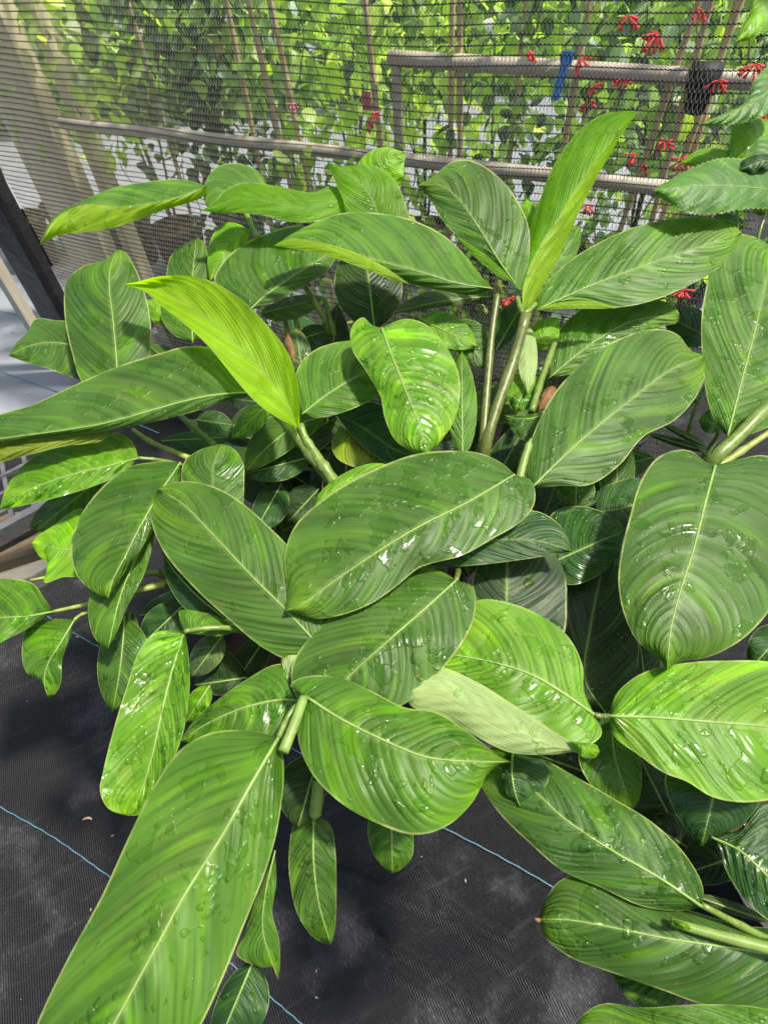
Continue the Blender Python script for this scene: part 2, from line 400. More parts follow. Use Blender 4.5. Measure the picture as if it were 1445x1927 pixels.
# ------------------------------------------------------------------ the net
PL = at_dist(-118, 100, 2.25); PR = at_dist(1500, 100, 1.10)
axis = (PR - PL); axis[2] = 0; NL = np.linalg.norm(axis); axis /= NL; nrm_ = np.array([-axis[1], axis[0], 0])
def net_pos(u, h):
    """u metres along the net from its left end, h height; arrays"""
    off = .018 * np.sin(u * 2.3 + h * 1.7) + .008 * np.sin(u * 7 + h * 4) - .03 * np.exp(-((u - .5) / .35) ** 2)
    hh = h + .006 * np.sin(u * 3.1) + .003 * np.sin(u * 11 + h * 5)
    return np.stack([PL[0] + axis[0] * u + nrm_[0] * off, PL[1] + axis[1] * u + nrm_[1] * off, hh], -1)
def strands(U, H, rad, sides, bump=None):
    """U,H arrays (n strands, k points) -> tubes"""
    P = net_pos(U, H); n, k = U.shape
    T = np.gradient(P, axis=1); T /= np.linalg.norm(T, axis=2, keepdims=True) + 1e-9
    B = np.cross(T, nrm_); B /= np.linalg.norm(B, axis=2, keepdims=True) + 1e-9
    N = np.cross(B, T)
    r = rad if bump is None else bump[..., None]
    V = np.stack([P + r * (math.cos(a) * N + math.sin(a) * B) for a in np.arange(sides) * 2 * PI / sides], 2)
    base = (np.arange(n)[:, None, None] * k + np.arange(k - 1)[None, :, None]) * sides
    s0 = np.arange(sides)[None, None, :]; s1 = (s0 + 1) % sides
    q = np.stack([base + s0, base + s1, base + sides + s1, base + sides + s0], -1).reshape(-1, 4)
    return V.reshape(-1, 3), q
RS, CS = .0155, .0078
rows = np.arange(2, 100) * RS
ncol = int((NL + .05) / CS)
net = empty('shade_net', PL * [1, 1, 0], 'black knitted shade net hung upright behind the broad-leaved plants', 'net')
uu = np.arange(ncol * 2 + 1) * CS / 2
Ur = np.tile(uu, (len(rows), 1)); zig = np.where(np.arange(len(uu)) % 2, .0010, -.0010)
Hr = rows[:, None] + zig[None, :] + np.random.randn(len(rows), 1) * .0007
v, q = strands(Ur, Hr, .0011, 4, .0008 + .0005 * (np.arange(len(uu)) % 2)[None, :].repeat(len(rows), 0))
o = link('knitted_row', fast_mesh('rows', v, q), M_NET, net, False); o['kind'] = 'stuff'
cu = np.arange(ncol) * CS
U0, H0 = np.meshgrid(cu, rows[:-1])
U0 = U0.ravel(); H0 = H0.ravel()
jit = np.random.randn(len(U0)) * .0008
Ua = np.stack([U0, U0 + CS * .42 + jit, U0 + CS * .5], 1); Ha = np.stack([H0, H0 + RS * .5, H0 + RS], 1)
Ub = np.stack([U0 + CS, U0 + CS * .62 + jit, U0 + CS * .5], 1)
v, q = strands(np.vstack([Ua, Ub]), np.vstack([Ha, Ha]), .00045, 3)
o = link('mesh_thread', fast_mesh('threads', v, q), M_THREAD, net, False); o['kind'] = 'stuff'

# black post with a pale timber strip at the net's left end
def on_net(x, y):
    d = ray(x, y); t = np.dot(PL - C0, nrm_) / np.dot(d, nrm_); return C0 + d * t
def vpost(name, xa, ya, D, wd, dp, h0, h1, mat, label=None, cat=None, parent=None, lean=0):
    P = at_dist(xa, ya, D) if D else on_net(xa, ya); m = MB()
    c = np.array([P[0], P[1], (h0 + h1) / 2]); m.box(c, axis * wd / 2, nrm_ * dp / 2, np.array([lean, 0, (h1 - h0) / 2]))
    me = mesh(name, m.v, m.f); l = me.uv_layers.new(name='UV')
    for lp in me.loops:
        co_ = me.vertices[lp.vertex_index].co; l.data[lp.index].uv = (co_.z, (co_.x + co_.y) * 3)
    o = link(name, me, mat, parent, False)
    b = o.modifiers.new('bevel', 'BEVEL'); b.width = .004; b.segments = 2
    if cat: setp(o, label, cat)
    return o
def cloth_wrap():
    g = NT('black_wrap'); pos = g.geo(); nz = g.noise(g.comb(g.math('MULTIPLY', g.n('ShaderNodeSeparateXYZ').outputs[0], 1.0), 0.0, 0.0), 1, 1)
    n2 = g.noise(pos, 12, 4, .6, .5)
    return g.done(g.princ(g.mix(n2, (.010, .010, .012), (.035, .035, .04)), .45, .5, 0, g.bump(n2, .8, .01)))
M_WRAP = cloth_wrap()
post = empty('net_post', on_net(58, 500) * [1, 1, 0], 'upright post wrapped in black sheeting with a pale timber strip on its left side', 'post')
vpost('wrapped_post', 58, 500, 0, .15, .07, 0, 1.7, M_WRAP, parent=post)
vpost('timber_strip', 30, 560, 0, .045, .05, 0, 1.7, M_WOODP, parent=post)

# timber posts, boards and pipes beyond the net
for (x, y, D, wd, lab) in ((135, 330, 2.55, .09, 'tan timber post seen through the left end of the net'),
                           (205, 350, 2.6, .05, 'narrow weathered post right of the tan timber post behind the net'),
                           (20, 160, 2.9, .22, 'broad brownish timber post at the far left behind the net'),):
    vpost('timber_post', x, y, D, wd, .07, 0, 1.75, M_WOOD, lab, 'post')
def pipe(name, a, b, D0, D1, r, mat, label, cat='pipe'):
    P, Q = at_dist(*a, D0), at_dist(*b, D1); m = MB()
    e = (Q - P); P2 = P - e * .02; Q2 = Q + e * .02
    n = 10; m.tube([P2 + (Q2 - P2) * k / n for k in range(n + 1)], r, 14)
    return setp(m.build(name, mat), label, cat)
pl = pipe('rail_pipe', (130, 232), (1250, 353), 2.35, 1.34, .0165, M_PIPE, 'long grey metal rail running low behind the net')
pu = pipe('rail_pipe', (745, 110), (1500, 158), 1.74, 1.30, .017, M_PIPEW, 'short pale rail behind the net, upper one ending at an elbow')
P = at_dist(745, 110, 1.74); m = MB(); m.tube([P + [0, 0, .015], P + [0, 0, -.05], P * [1, 1, 0] + [0, 0, .0]], .013, 10)
setp(m.build('upright_pipe', M_PIPE), 'grey upright pipe under the elbow of the pale rail', 'pipe')
P = at_dist(1325, 147, 1.385); m = MB(); e = (at_dist(1500, 158, 1.3) - at_dist(745, 110, 1.74)); e /= np.linalg.norm(e)
m.tube([P - e * .03, P, P + e * .03], .028, 14); m.tube([P, P + [0, 0, -.03], P + [0, 0, -.06]], [.026, .024, .02], 12)
setp(m.build('pipe_clamp', M_BLACK), 'black plastic pipe joint on the upper right rail', 'pipe joint')
# blue tag
tg = MB(); P = at_dist(1052, 158, 1.42); tg.box(P, axis * .0085, nrm_ * .0012, [0.005, 0, .028]); tg.box(P + [.007, 0, .042], axis * .012, nrm_ * .0012, [0, 0, .012])
setp(tg.build('plant_tag', M_BLUE, None, False), 'bright blue plastic tag hanging on the vines behind the net', 'tag')
tg = MB(); P = at_dist(690, 190, 1.75); tg.box(P, axis * .013, nrm_ * .0012, [0.0, 0, .02])
setp(tg.build('plant_tag', M_PINK, None, False), 'small pink label among the vines in mid net', 'tag')
tg = MB(); P = at_dist(395, 85, 2.2); tg.box(P, axis * .035, nrm_ * .02, [0.0, 0, .022])
setp(tg.build('wood_block', M_TAN, None, False), 'short orange-brown wooden block among the vines behind the net', 'block')

# ------------------------------------------------------------------ potted vines on canes beyond the net
def vleaf_shape(L, W):
    pr = [(0, 0), (.12, .38), (.38, .5), (.68, .36), (1, 0)]
    v = [(0, 0, 0), (.35 * L, 0, .06 * L), (L, 0, -.08 * L)]
    v += [(t * L, w * W, .03 * L) for t, w in pr[1:-1]] + [(t * L, -w * W, .03 * L) for t, w in pr[1:-1]]
    f = [(0, 1, 3), (1, 4, 3), (1, 5, 4), (1, 2, 5), (0, 6, 1), (1, 6, 7), (1, 7, 8), (1, 8, 2)]
    return np.array(v), np.array(f)
_vl, _vf = vleaf_shape(1.0, .72)
def rand_rot(n):
    yaw = np.random.rand(n) * 2 * PI; pit = np.random.randn(n) * .5 + .75; rol = np.random.randn(n) * .5
    cy, sy, cp, sp, cr_, sr = np.cos(yaw), np.sin(yaw), np.cos(pit), np.sin(pit), np.cos(rol), np.sin(rol)
    Rm = np.empty((n, 3, 3))
    Rm[:, 0, 0] = cy * cp; Rm[:, 0, 1] = cy * sp * sr - sy * cr_; Rm[:, 0, 2] = cy * sp * cr_ + sy * sr
    Rm[:, 1, 0] = sy * cp; Rm[:, 1, 1] = sy * sp * sr + cy * cr_; Rm[:, 1, 2] = sy * sp * cr_ - cy * sr
    Rm[:, 2, 0] = -sp; Rm[:, 2, 1] = cp * sr; Rm[:, 2, 2] = cp * cr_
    return Rm
def leaf_cloud(P, size):
    n = len(P); Rm = rand_rot(n); S = size * (.6 + .8 * np.random.rand(n))
    V = np.einsum('nij,kj->nki', Rm, _vl) * S[:, None, None] + P[:, None, :]
    Fc = _vf[None] + (np.arange(n) * len(_vl))[:, None, None]
    me = fast_mesh('foliage', V.reshape(-1, 3), Fc.reshape(-1, 3))
    a = me.attributes.new('tone', 'FLOAT', 'POINT'); a.data.foreach_set('value', np.repeat(np.clip(.55 * np.random.rand(n) ** 1.3 + .45 * (.5 + .5 * np.sin(P[:, 0] * 31 + 3 * np.sin(P[:, 2] * 17)) * np.sin(P[:, 2] * 23 + P[:, 1] * 9)), 0, 1), len(_vl)).astype(np.float32))
    return me
one = []
for k in range(6):
    me = leaf_cloud(np.zeros((1, 3)), .05); one.append(me)
def flower(parent, P, n=7, s=.05, mat=M_RED):
    n += 3; s *= .68
    for k in range(n):
        a = random.random() * 2 * PI; el = random.uniform(-1.2, .25)
        d = np.array([math.cos(a) * math.cos(el), math.sin(a) * math.cos(el), math.sin(el)]); d = d / np.linalg.norm(d)
        L = s * random.uniform(.45, .95); sg = np.array([0, 0, -.12 * s])
        m = MB(); m.tube([P + d * .1 * L, P + d * L * .45 + sg * .3, P + d * L * .85 + sg, P + d * L + sg * 1.4], [.001, .0016, .0026, .0040], 6)
        m.build('flower', mat, parent)
def on_stake(x, y0, D): return at_dist(x, y0, D)
vines = [  # pixel x at y=120, distance, leaf material, leaves, leaf size, colour word, lean
    (60, 2.75, M_VINE, 260, .055, 'yellow-green leafy vine on a cane at the far left behind the net'),
    (165, 2.5, M_VINE3, 330, .05, 'pale lime vine beside the narrow post behind the net'),
    (290, 2.45, M_VINE4, 620, .05, 'grey-green vine left of the wooden block behind the net'),
    (400, 2.15, M_VINE4, 1500, .042, 'dark bluish vine below the wooden block behind the net'),
    (470, 2.0, M_VINE, 520, .042, 'mixed green vine right of the wooden block behind the net'),
    (570, 1.95, M_VINE, 560, .045, 'green vine climbing the leftmost tall bamboo cane behind the net'),
    (660, 2.0, M_VINE3, 620, .05, 'bright lime vine left of the pipe elbow behind the net'),
    (770, 1.85, M_VINE3, 620, .045, 'lime vine above the pipe elbow behind the net'),
    (880, 1.75, M_VINE, 620, .042, 'green vine on two crossed canes at the middle of the pale rail'),
    (985, 1.70, M_VINE4, 680, .036, 'small-leaved dark vine left of the blue tag'),
    (1085, 1.60, M_VINE, 560, .036, 'pale green vine right of the blue tag with red flowers'),
    (1190, 1.55, M_VINE2, 640, .036, 'red-flowering vine left of the black pipe joint'),
    (1290, 1.50, M_VINE, 560, .036, 'red-flowering vine on a brown cane beside the pipe joint'),
    (1400, 1.45, M_VINE, 560, .036, 'red-flowering vine at the far right behind the net'),
]
roots = []
pot_done = None
def pot_meshes():
    pr = [(.0, .0), (.078, 0), (.082, .02), (.098, .17), (.106, .172), (.108, .19), (.100, .19), (.096, .165)]
    n = 20; v = []; f = []
    for r, z in pr: v += [(r * math.cos(2 * PI * k / n), r * math.sin(2 * PI * k / n), z) for k in range(n)]
    for i in range(len(pr) - 1):
        for k in range(n): f.append((i * n + k, i * n + (k + 1) % n, (i + 1) * n + (k + 1) % n, (i + 1) * n + k))
    a = mesh('pot', v, f)
    v = [(0, 0, .168)] + [(.097 * math.cos(2 * PI * k / n), .097 * math.sin(2 * PI * k / n), .163) for k in range(n)]
    return a, mesh('soil', v, [(0, 1 + k, 1 + (k + 1) % n) for k in range(n)])
POT, SOIL = pot_meshes()
def add_child(name, me, mat, parent, loc=(0, 0, 0)):
    if not me.materials: me.materials.append(mat)
    o = bpy.data.objects.new(name, me); COL.objects.link(o); o.parent = parent; o.location = loc; return o
for i, (x, D, mt, nl, sz, lab) in enumerate(vines):
    P = at_dist(x, 120, D); r = empty('potted_vine', (P[0], P[1], .008), lab, 'vine', 'potted vines standing behind the net'); roots.append(r)
    add_child('pot', POT, M_BLACK, r); add_child('soil', SOIL, M_SOIL, r)
    for s in range((2 if i in (5, 8, 12) else 1) if i not in (1, 3, 6) else 0):
        m = MB(); lx, ly = random.uniform(-.07, .07), random.uniform(-.05, .05); bx = .03 * (s * 2 - 1)
        hz = np.linspace(.1, 1.62, 14); m.tube([np.array([P[0] + bx + lx * h, P[1] + ly * h - (.02 if i < 5 else .05), h]) for h in hz], [.0068 + (.0018 if k % 3 == 0 else 0) for k in range(14)], 8)
        m.build('cane', M_TAN, r)
    # twining stem
    m = MB(); hz = np.linspace(.15, 1.5, 40); m.tube([np.array([P[0] + .014 * math.cos(h * 26 + i), P[1] + .014 * math.sin(h * 26 + i), h]) for h in hz], .0018, 5); m.build('stem', M_STEMB, r)
    nl = int(nl * (.62 if i in (3, 9) else .5))
    h = (.80 + .8 * np.random.rand(nl)) if i < 3 else (.15 + 1.4 * np.random.rand(nl) ** .8)
    cl = np.random.randn(9, 3) * [.07, .05, .0] ; ci = (h * 6.1 + np.random.rand(nl) * 2).astype(int) % 9
    spread = .035 + .055 * h
    PP = np.stack([P[0] + cl[ci, 0] * (.5 + .6 * h) + np.random.randn(nl) * spread, P[1] + cl[ci, 1] + np.abs(np.random.randn(nl)) * spread * .8, h], -1)
    k = 14
    me = leaf_cloud(PP[k:], sz); o = link('foliage', me, mt, r, False); o['kind'] = 'stuff'
    for p in PP[:k]:
        p = p + np.array([0, -.05, 0])
        me1 = one[random.randrange(6)].copy() if False else leaf_cloud(np.zeros((1, 3)), sz * 1.15)
        me1.materials.append(mt); lo = bpy.data.objects.new('leaf', me1); COL.objects.link(lo); lo.parent = r; lo.location = Vector(p) - r.location
def fl_at(x, y, D, n, s, mat=M_RED):
    P = at_dist(x, y, D); r = min(roots, key=lambda e: (e.location.x - P[0]) ** 2 + (e.location.y - P[1]) ** 2)
    flower(r, P, n, s, mat)
for a in ((1238, 62, 1.32, 10, .055), (1180, 30, 1.34, 5, .05), (1170, 150, 1.33, 5, .035), (1115, 160, 1.35, 5, .035), (1105, 190, 1.35, 4, .035),
          (1250, 265, 1.30, 9, .035, M_RED), (1285, 300, 1.27, 6, .04), (1195, 290, 1.3, 4, .035), (1420, 120, 1.2, 8, .045), (1440, 215, 1.18, 7, .04), (1350, 150, 1.24, 3, .05),
          (700, 215, 1.62, 4, .05), (548, 195, 1.8, 5, .035, M_PINK), (1105, 385, 1.28, 8, .035, M_PINK), (1090, 110, 1.35, 2, .05), (1320, 20, 1.3, 3, .04),
          (960, 560, 1.40, 8, .05), (1285, 545, 1.16, 8, .045), (1000, 95, 1.4, 3, .03), (1150, 240, 1.32, 3, .03), (1215, 310, 1.3, 3, .03)):
    fl_at(*a)
# dark pots and brush further on, then a far hedge
for (x, D, sc_) in ((230, 3.3, 1.5), (120, 3.5, 1.5), (380, 3.4, 1.6), (520, 3.1, 1.5), (650, 3.2, 1.6), (800, 3.0, 1.6), (950, 2.8, 1.6), (1110, 2.7, 1.6), (1280, 2.6, 1.6), (1440, 2.5, 1.6), (0, 3.8, 1.6), (-120, 3.6, 1.5)):
    P = at_dist(x, 120, D); i = (120, 230, 380, 520, 650, 800, 950, 1110, 1280, 1440, 0, -120).index(x)
    word = ['fourth from the left', 'third from the left', 'fifth from the left', 'sixth from the left', 'sixth from the right', 'fifth from the right', 'fourth from the right', 'third from the right', 'second from the right', 'rightmost', 'second from the left', 'leftmost'][i]
    r = empty('potted_shrub', (P[0], P[1], .008), 'green shrub in a black pot beyond the vines, %s of its row' % word, 'shrub', 'potted shrubs standing beyond the vines')
    pt = add_child('pot', POT, M_BLACK, r); pt.scale = (1.4, 1.4, 1.4); so_ = add_child('soil', SOIL, M_SOIL, r); so_.scale = (1.4, 1.4, 1.4)
    m = MB()
    for s in range(4):
        a = random.random() * 6.28; m.tube([np.array([P[0], P[1], .2]), np.array([P[0] + .06 * math.cos(a), P[1] + .06 * math.sin(a), .7]), np.array([P[0] + .14 * math.cos(a), P[1] + .14 * math.sin(a), 1.3])], [.008, .006, .003], 6)
    m.build('stem', M_STEMB, r)
    n = 300; h = (.62 + .9 * np.random.rand(n)) if x > 560 else (.98 + .6 * np.random.rand(n))
    PP = np.stack([P[0] + np.random.randn(n) * .16, P[1] + np.random.randn(n) * .14, h], -1)
    o = link('foliage', leaf_cloud(PP, .06), random.choice((M_VINE, M_VINE3, M_VINE, M_VINE2)), r, False); o['kind'] = 'stuff'
n = 9000
PP = np.stack([np.random.uniform(-9, 7, n), np.random.uniform(6.2, 8.2, n), np.random.rand(n) * 2.4], -1)
o = link('hedge', leaf_cloud(PP, .22), M_VINE, None, False); setp(o, 'far mass of green foliage beyond the shrubs', kind='stuff')

# ================================================================== BROAD LEAVES
G = dict(t=(.075, .185, .04), g=(.053, .124, .020), d=(.028, .078, .022), n=(.046, .112, .022), b=(.125, .30, .014), y=(.25, .46, .015), p=(.29, .40, .155), o=(.13, .19, .02), m=(.064, .158, .018), k=(.026, .056, .020), s=(.085, .14, .055), c=(.105, .245, .020), f=(.26, .42, .03))  # d, k, n: greens darkened to paint in the shade among lower leaves
NT_, NS = 60, 8
def build_leaf(parent, M, A, B, kb, kt, col='g', wet=.35, fold=.006, bow=.010, tilt=0.0, colB=None, mat=None, rib=True, drops=None, name='leaf', label=None, serr=0, wave=.0025, ribr=1.0):
    base, tip = M[0], M[-1]
    n = NT_
    m_ = catmull(M, n + 1); a_ = catmull([base] + list(A) + [tip], n + 1); b_ = catmull([base] + list(B) + [tip], n + 1)
    if serr:
        for e, oth in ((a_, m_), (b_, m_)):
            for i in range(2, n - 1, 2):
                d = e[i] - oth[i]; L = np.linalg.norm(d) + 1e-6; e[i] += d / L * serr
    ph = random.random() * 6.28; wl = random.uniform(14, 22)
    sc = canopy(CY)
    pl = random.uniform(52, 66); pa = random.uniform(.0010, .0018) * min(1, np.linalg.norm(np.array(M[0], float) - np.array(M[-1], float)) / 350)
    def pos(t, s):
        fi = t * n; i = min(int(fi), n - 1); fr = fi - i
        mm = m_[i] * (1 - fr) + m_[i + 1] * fr; e = a_ if s < 0 else b_; ee = e[i] * (1 - fr) + e[i + 1] * fr
        q = abs(s); x, y = mm + (ee - mm) * q
        z = canopy(y) * (kb + (kt - kb) * t)
        z += fold * q ** 1.6 - bow * math.sin(PI * t) + tilt * s + wave * q * q * math.sin(wl * t + ph + (2 if s > 0 else 0)) * math.sin(PI * t)
        z += pa * math.sin(pl * (t - .22 * q ** 1.25) + (0 if s > 0 else 1.1)) * min(1, q * 3) * (1 - q ** 3) * 1.2 * min(1, 6 * (1 - t)) * min(1, 8 * t)
        return at(x, y, z)
    sv = np.concatenate([-np.linspace(1, 0, NS + 1), np.linspace(0, 1, NS + 1)[1:]]); w = len(sv)
    V = []; UV = []
    for i in range(n + 1):
        for s in sv: V.append(pos(i / n, s)); UV.append((.5 + .5 * s, i / n))
    f = []; half = []
    for i in range(n):
        for j in range(w - 1):
            a = i * w + j; f.append((a, a + 1, a + w + 1, a + w)); half.append(j >= NS)
    if mat is None: mat = M_LEAF
    if mat is M_PALE: pa = 0
    if colB:
        fa = [q for q, h in zip(f, half) if not h]; fb = [q for q, h in zip(f, half) if h]
        lo = link(name, mesh('leaf', V, fa, UV), mat, parent); lo.color = (*G[col], wet)
        l2 = link('turned_side', mesh('turned_side', V, fb, UV), M_THIN if colB in 'byf' else M_PALE, lo); l2.color = (*G[colB], wet * .3)
        objs = (lo, l2)
    else:
        lo = link(name, mesh('leaf', V, f, UV), mat, parent); lo.color = (*G[col], wet); objs = (lo,)
    if label: lo['label'] = label
    if rib:
        tt = np.linspace(0.0, .97, 26); pts = []
        for t in tt:
            p = pos(t, 0); to = (C0 - p); to /= np.linalg.norm(to); pts.append(p + to * .0001)
        mb = MB(); mb.tube(pts, [(.00105 * (1 - t) ** .8 + .0002) * ribr for t in tt], 6); mb.build('midrib', M_RIB, lo)
    nd = drops if drops is not None else int(wet * 26)
    if nd:
        mb = MB(); ring = 8
        cl = [(random.uniform(.1, .9), random.uniform(-.75, .75)) for _ in range(max(2, nd // 9))]
        for k in range(nd):
            if random.random() < .65:
                c = random.choice(cl); t = min(.95, max(.04, c[0] + random.gauss(0, .07))); s = min(.9, max(-.9, c[1] + random.gauss(0, .2)))
            else: t, s = random.uniform(.05, .95), random.uniform(-.9, .9)
            e = .004; p = pos(t, s); du = pos(min(1, t + e), s) - p; dv = pos(t, s + .01 * (1 if s < .5 else -1)) - p
            nn = np.cross(du, dv); L = np.linalg.norm(nn)
            if L < 1e-12: continue
            nn /= L
            if np.dot(nn, C0 - p) < 0: nn = -nn
            u = du / (np.linalg.norm(du) + 1e-12); vv_ = np.cross(nn, u)
            r = min(.0048, .0011 + random.expovariate(1 / (.0012 if wet >= .7 else .0010))); el = random.uniform(1, 1.9) if r > .002 else 1.1; h = r * random.uniform(.28, .45)
            an = random.gauss(.6, .5); vv_ = np.cross(nn, u); u, vv_ = u * math.cos(an) + vv_ * math.sin(an), -u * math.sin(an) + vv_ * math.cos(an)
            irr = [1 + random.gauss(0, .16 if r > .0025 else .05) for _ in range(ring)]
            v = []; f2 = []
            for (rr, hh) in ((1.0, -.0003), (.88, .45 * h), (.55, .85 * h)):
                for q in range(ring):
                    a = 2 * PI * q / ring; v.append(p + nn * hh + r * rr * irr[q] * (el * math.cos(a) * u + math.sin(a) * vv_))
            v.append(p + nn * h)
            for L_ in range(2):
                for q in range(ring): q2 = (q + 1) % ring; f2.append((L_ * ring + q, L_ * ring + q2, (L_ + 1) * ring + q2, (L_ + 1) * ring + q))
            for q in range(ring): f2.append((2 * ring + q, 2 * ring + (q + 1) % ring, 3 * ring))
            mb.add(v, f2)
        d = mb.build('water_drops', M_WATER, lo); d['kind'] = 'stuff'
    return lo
def quick(parent, b, t, wa, wb, kb, kt, col='d', bend=0, **kw):
    b = np.array(b, float); t = np.array(t, float); d = t - b; L = np.linalg.norm(d); n = np.array([-d[1], d[0]]) / L
    M = [b + d * q + n * bend * math.sin(PI * q) for q in np.linspace(0, 1, 6)]
    pr = [(.06, .38), (.15, .68), (.3, .93), (.48, 1), (.65, .9), (.8, .66), (.92, .32)]
    A = [b + d * q + n * (bend * math.sin(PI * q) + wa * w) for q, w in pr]; B = [b + d * q + n * (bend * math.sin(PI * q) - wb * w) for q, w in pr]
    return build_leaf(parent, M, A, B, kb, kt, col, **kw)
def stem(parent, pts, r, mat=M_STEM, name='stem', pointed=False, n=8):
    """pts: (x, y, k) with k the multiple of the canopy depth; r in metres at both ends"""
    P = catmull([(a, b, c) for a, b, c in pts], 14); r0, r1 = r if hasattr(r, '__len__') else (r, r)
    nd_ = [1 + (.22 if (not pointed and mat is not M_ROLL and i in (4, 9)) else 0) + random.uniform(-.05, .05) for i in range(14)]
    m = MB(); m.tube([at(x, y, canopy(y) * k) for x, y, k in P], [nd_[i] * (r0 + (r1 - r0) * i / 13 if not (pointed and i > 11) else (r0 + (r1 - r0) * i / 13) * (13.2 - i) / 2.5) for i in range(14)], n)
    return m.build(name, mat, parent)

gp = lambda x, y: on_ground(x, y)
MAIN = empty('broad_leaved_plant', (.05, .85, 0), 'large clump of broad glossy ribbed green leaves filling the middle in front of the net', 'plant', 'broad-leaved plants in front of the net')
LEFT = empty('broad_leaved_plant', (-.42, .55, 0), 'broad-leaved plant at the left edge with small leaves on yellow stalks over the dark cloth', 'plant', 'broad-leaved plants in front of the net')
RIGHT = empty('broad_leaved_plant', (.62, .75, 0), 'broad-leaved plant at the right edge with an upright leaf and a big heart-based leaf', 'plant', 'broad-leaved plants in front of the net')
LOW = empty('broad_leaved_plant', (.5, .25, 0), 'low broad-leaved plant in the bottom right corner above the dark cloth', 'plant', 'broad-leaved plants in front of the net')
bl = build_leaf
# --- the centre
bl(MAIN, [(968, 893), (880, 945), (790, 990), (700, 1045), (620, 1100), (565, 1140), (536, 1150)],
   [(945, 872), (900, 852), (850, 848), (780, 855), (700, 885), (620, 930), (555, 990), (535, 1050), (541, 1110)],
   [(1000, 905), (1006, 945), (985, 978), (930, 1012), (870, 1045), (790, 1068), (750, 1100), (700, 1135), (640, 1158), (595, 1164), (558, 1155)], .93, .95, 'g', wet=.5, fold=.012, bow=.012, drops=34, label='largest leaf in the middle of the clump with scattered drops')
bl(MAIN, [(780, 1050), (880, 1025), (960, 1015), (1020, 1020), (1076, 1038)], [(880, 985), (950, 965), (1010, 962), (1050, 985), (1068, 1015)], [(820, 1066), (900, 1063), (990, 1052), (1055, 1041)], 1.0, .98, 'd', wet=.3, rib=False)
bl(MAIN, [(610, 1225), (540, 1150), (470, 1080), (400, 1005), (340, 945), (297, 921)], [(605, 1140), (560, 1050), (500, 985), (440, 935), (390, 912), (345, 906), (310, 914)],
   [(560, 1245), (500, 1222), (430, 1165), (370, 1110), (310, 1040), (285, 980), (284, 942)], 1.0, .97, 'g', wet=.15, fold=.010, bow=.015, tilt=.01, drops=4)
bl(MAIN, [(858, 1092), (800, 1145), (720, 1215), (640, 1290), (600, 1345)], [(830, 1075), (780, 1070), (700, 1103), (630, 1155), (570, 1215), (548, 1262), (560, 1315)],
   [(890, 1105), (894, 1150), (880, 1192), (840, 1250), (800, 1295), (755, 1328), (690, 1345)], .965, 1.0, 'g', wet=.5, fold=.01, bow=.012, drops=30)
bl(MAIN, [(575, 1310), (640, 1352), (720, 1392), (800, 1424), (870, 1432), (962, 1434)], [(546, 1290), (565, 1276), (610, 1271), (660, 1282), (710, 1306), (760, 1331), (820, 1340), (870, 1370), (918, 1407), (940, 1424)],
   [(562, 1345), (563, 1400), (590, 1460), (640, 1510), (700, 1545), (780, 1571), (840, 1555), (890, 1508), (918, 1455), (938, 1439)], .93, .93, 'm', wet=.45, fold=.014, bow=.012, drops=42, ribr=1.2, label='front leaf with a curled pale tip and round drops')
bl(MAIN, [(524, 1388), (470, 1480), (420, 1570), (350, 1680), (290, 1790), (215, 1927), (150, 2050), (90, 2180)], [(480, 1376), (400, 1378), (340, 1410), (290, 1480), (245, 1570), (190, 1690), (130, 1800), (70, 1927), (30, 2050), (50, 2140)],
   [(533, 1420), (533, 1480), (520, 1570), (500, 1640), (460, 1740), (420, 1840), (380, 1927), (300, 2070), (180, 2170)], .93, .97, 'm', wet=.4, fold=.018, bow=.015, drops=46, ribr=1.3, label='long leaf hanging to the bottom left corner')
bl(MAIN, [(348, 1188), (325, 1260), (305, 1340), (285, 1430), (262, 1500), (240, 1535)], [(320, 1186), (290, 1192), (262, 1225), (240, 1290), (215, 1370), (195, 1450), (189, 1490), (205, 1522)],
   [(356, 1240), (357, 1300), (345, 1380), (318, 1450), (290, 1505), (262, 1533)], .97, 1.02, 'c', wet=1.0, fold=-.008, bow=.012, drops=110, ribr=1.1, label='very wet ribbed leaf left of the long hanging leaf')
bl(MAIN, [(572, 1318), (520, 1318), (450, 1335), (390, 1362), (338, 1395)], [(560, 1255), (520, 1250), (470, 1275), (420, 1310), (370, 1350), (345, 1385)], [(575, 1360), (530, 1395), (470, 1405), (400, 1405)], 1.02, 1.06, 'm', wet=.6, drops=80)
bl(MAIN, [(1118, 1345), (1060, 1305), (1000, 1270), (930, 1247), (850, 1232), (790, 1225)], [(1098, 1300), (1096, 1255), (1070, 1200), (1020, 1160), (960, 1135), (905, 1128), (860, 1150), (815, 1190)],
   [(1132, 1380), (1112, 1400), (1060, 1392), (980, 1350), (900, 1300), (825, 1265)], .99, 1.01, 'c', wet=.35, fold=.006, drops=60, ribr=1.4, label='lime green leaf with round drops under a pale turned leaf')
bl(MAIN, [(1127, 1414), (1060, 1408), (980, 1375), (900, 1335), (830, 1300), (760, 1300)], [(1110, 1400), (1070, 1392), (1015, 1358), (960, 1322), (900, 1285), (830, 1256), (790, 1265)], [(1100, 1428), (1085, 1416), (1040, 1420), (960, 1416), (900, 1388), (830, 1345), (775, 1330)], .955, .985, 'p', wet=0, rib=False, mat=M_PALE, fold=.01, drops=0, label='pale papery underside of a leaf')
bl(MAIN, [(1070, 1395), (1095, 1404), (1128, 1415)], [(1100, 1398), (1122, 1402)], [(1090, 1420), (1118, 1426)], .95, .945, 'b', wet=0, rib=False, drops=0)
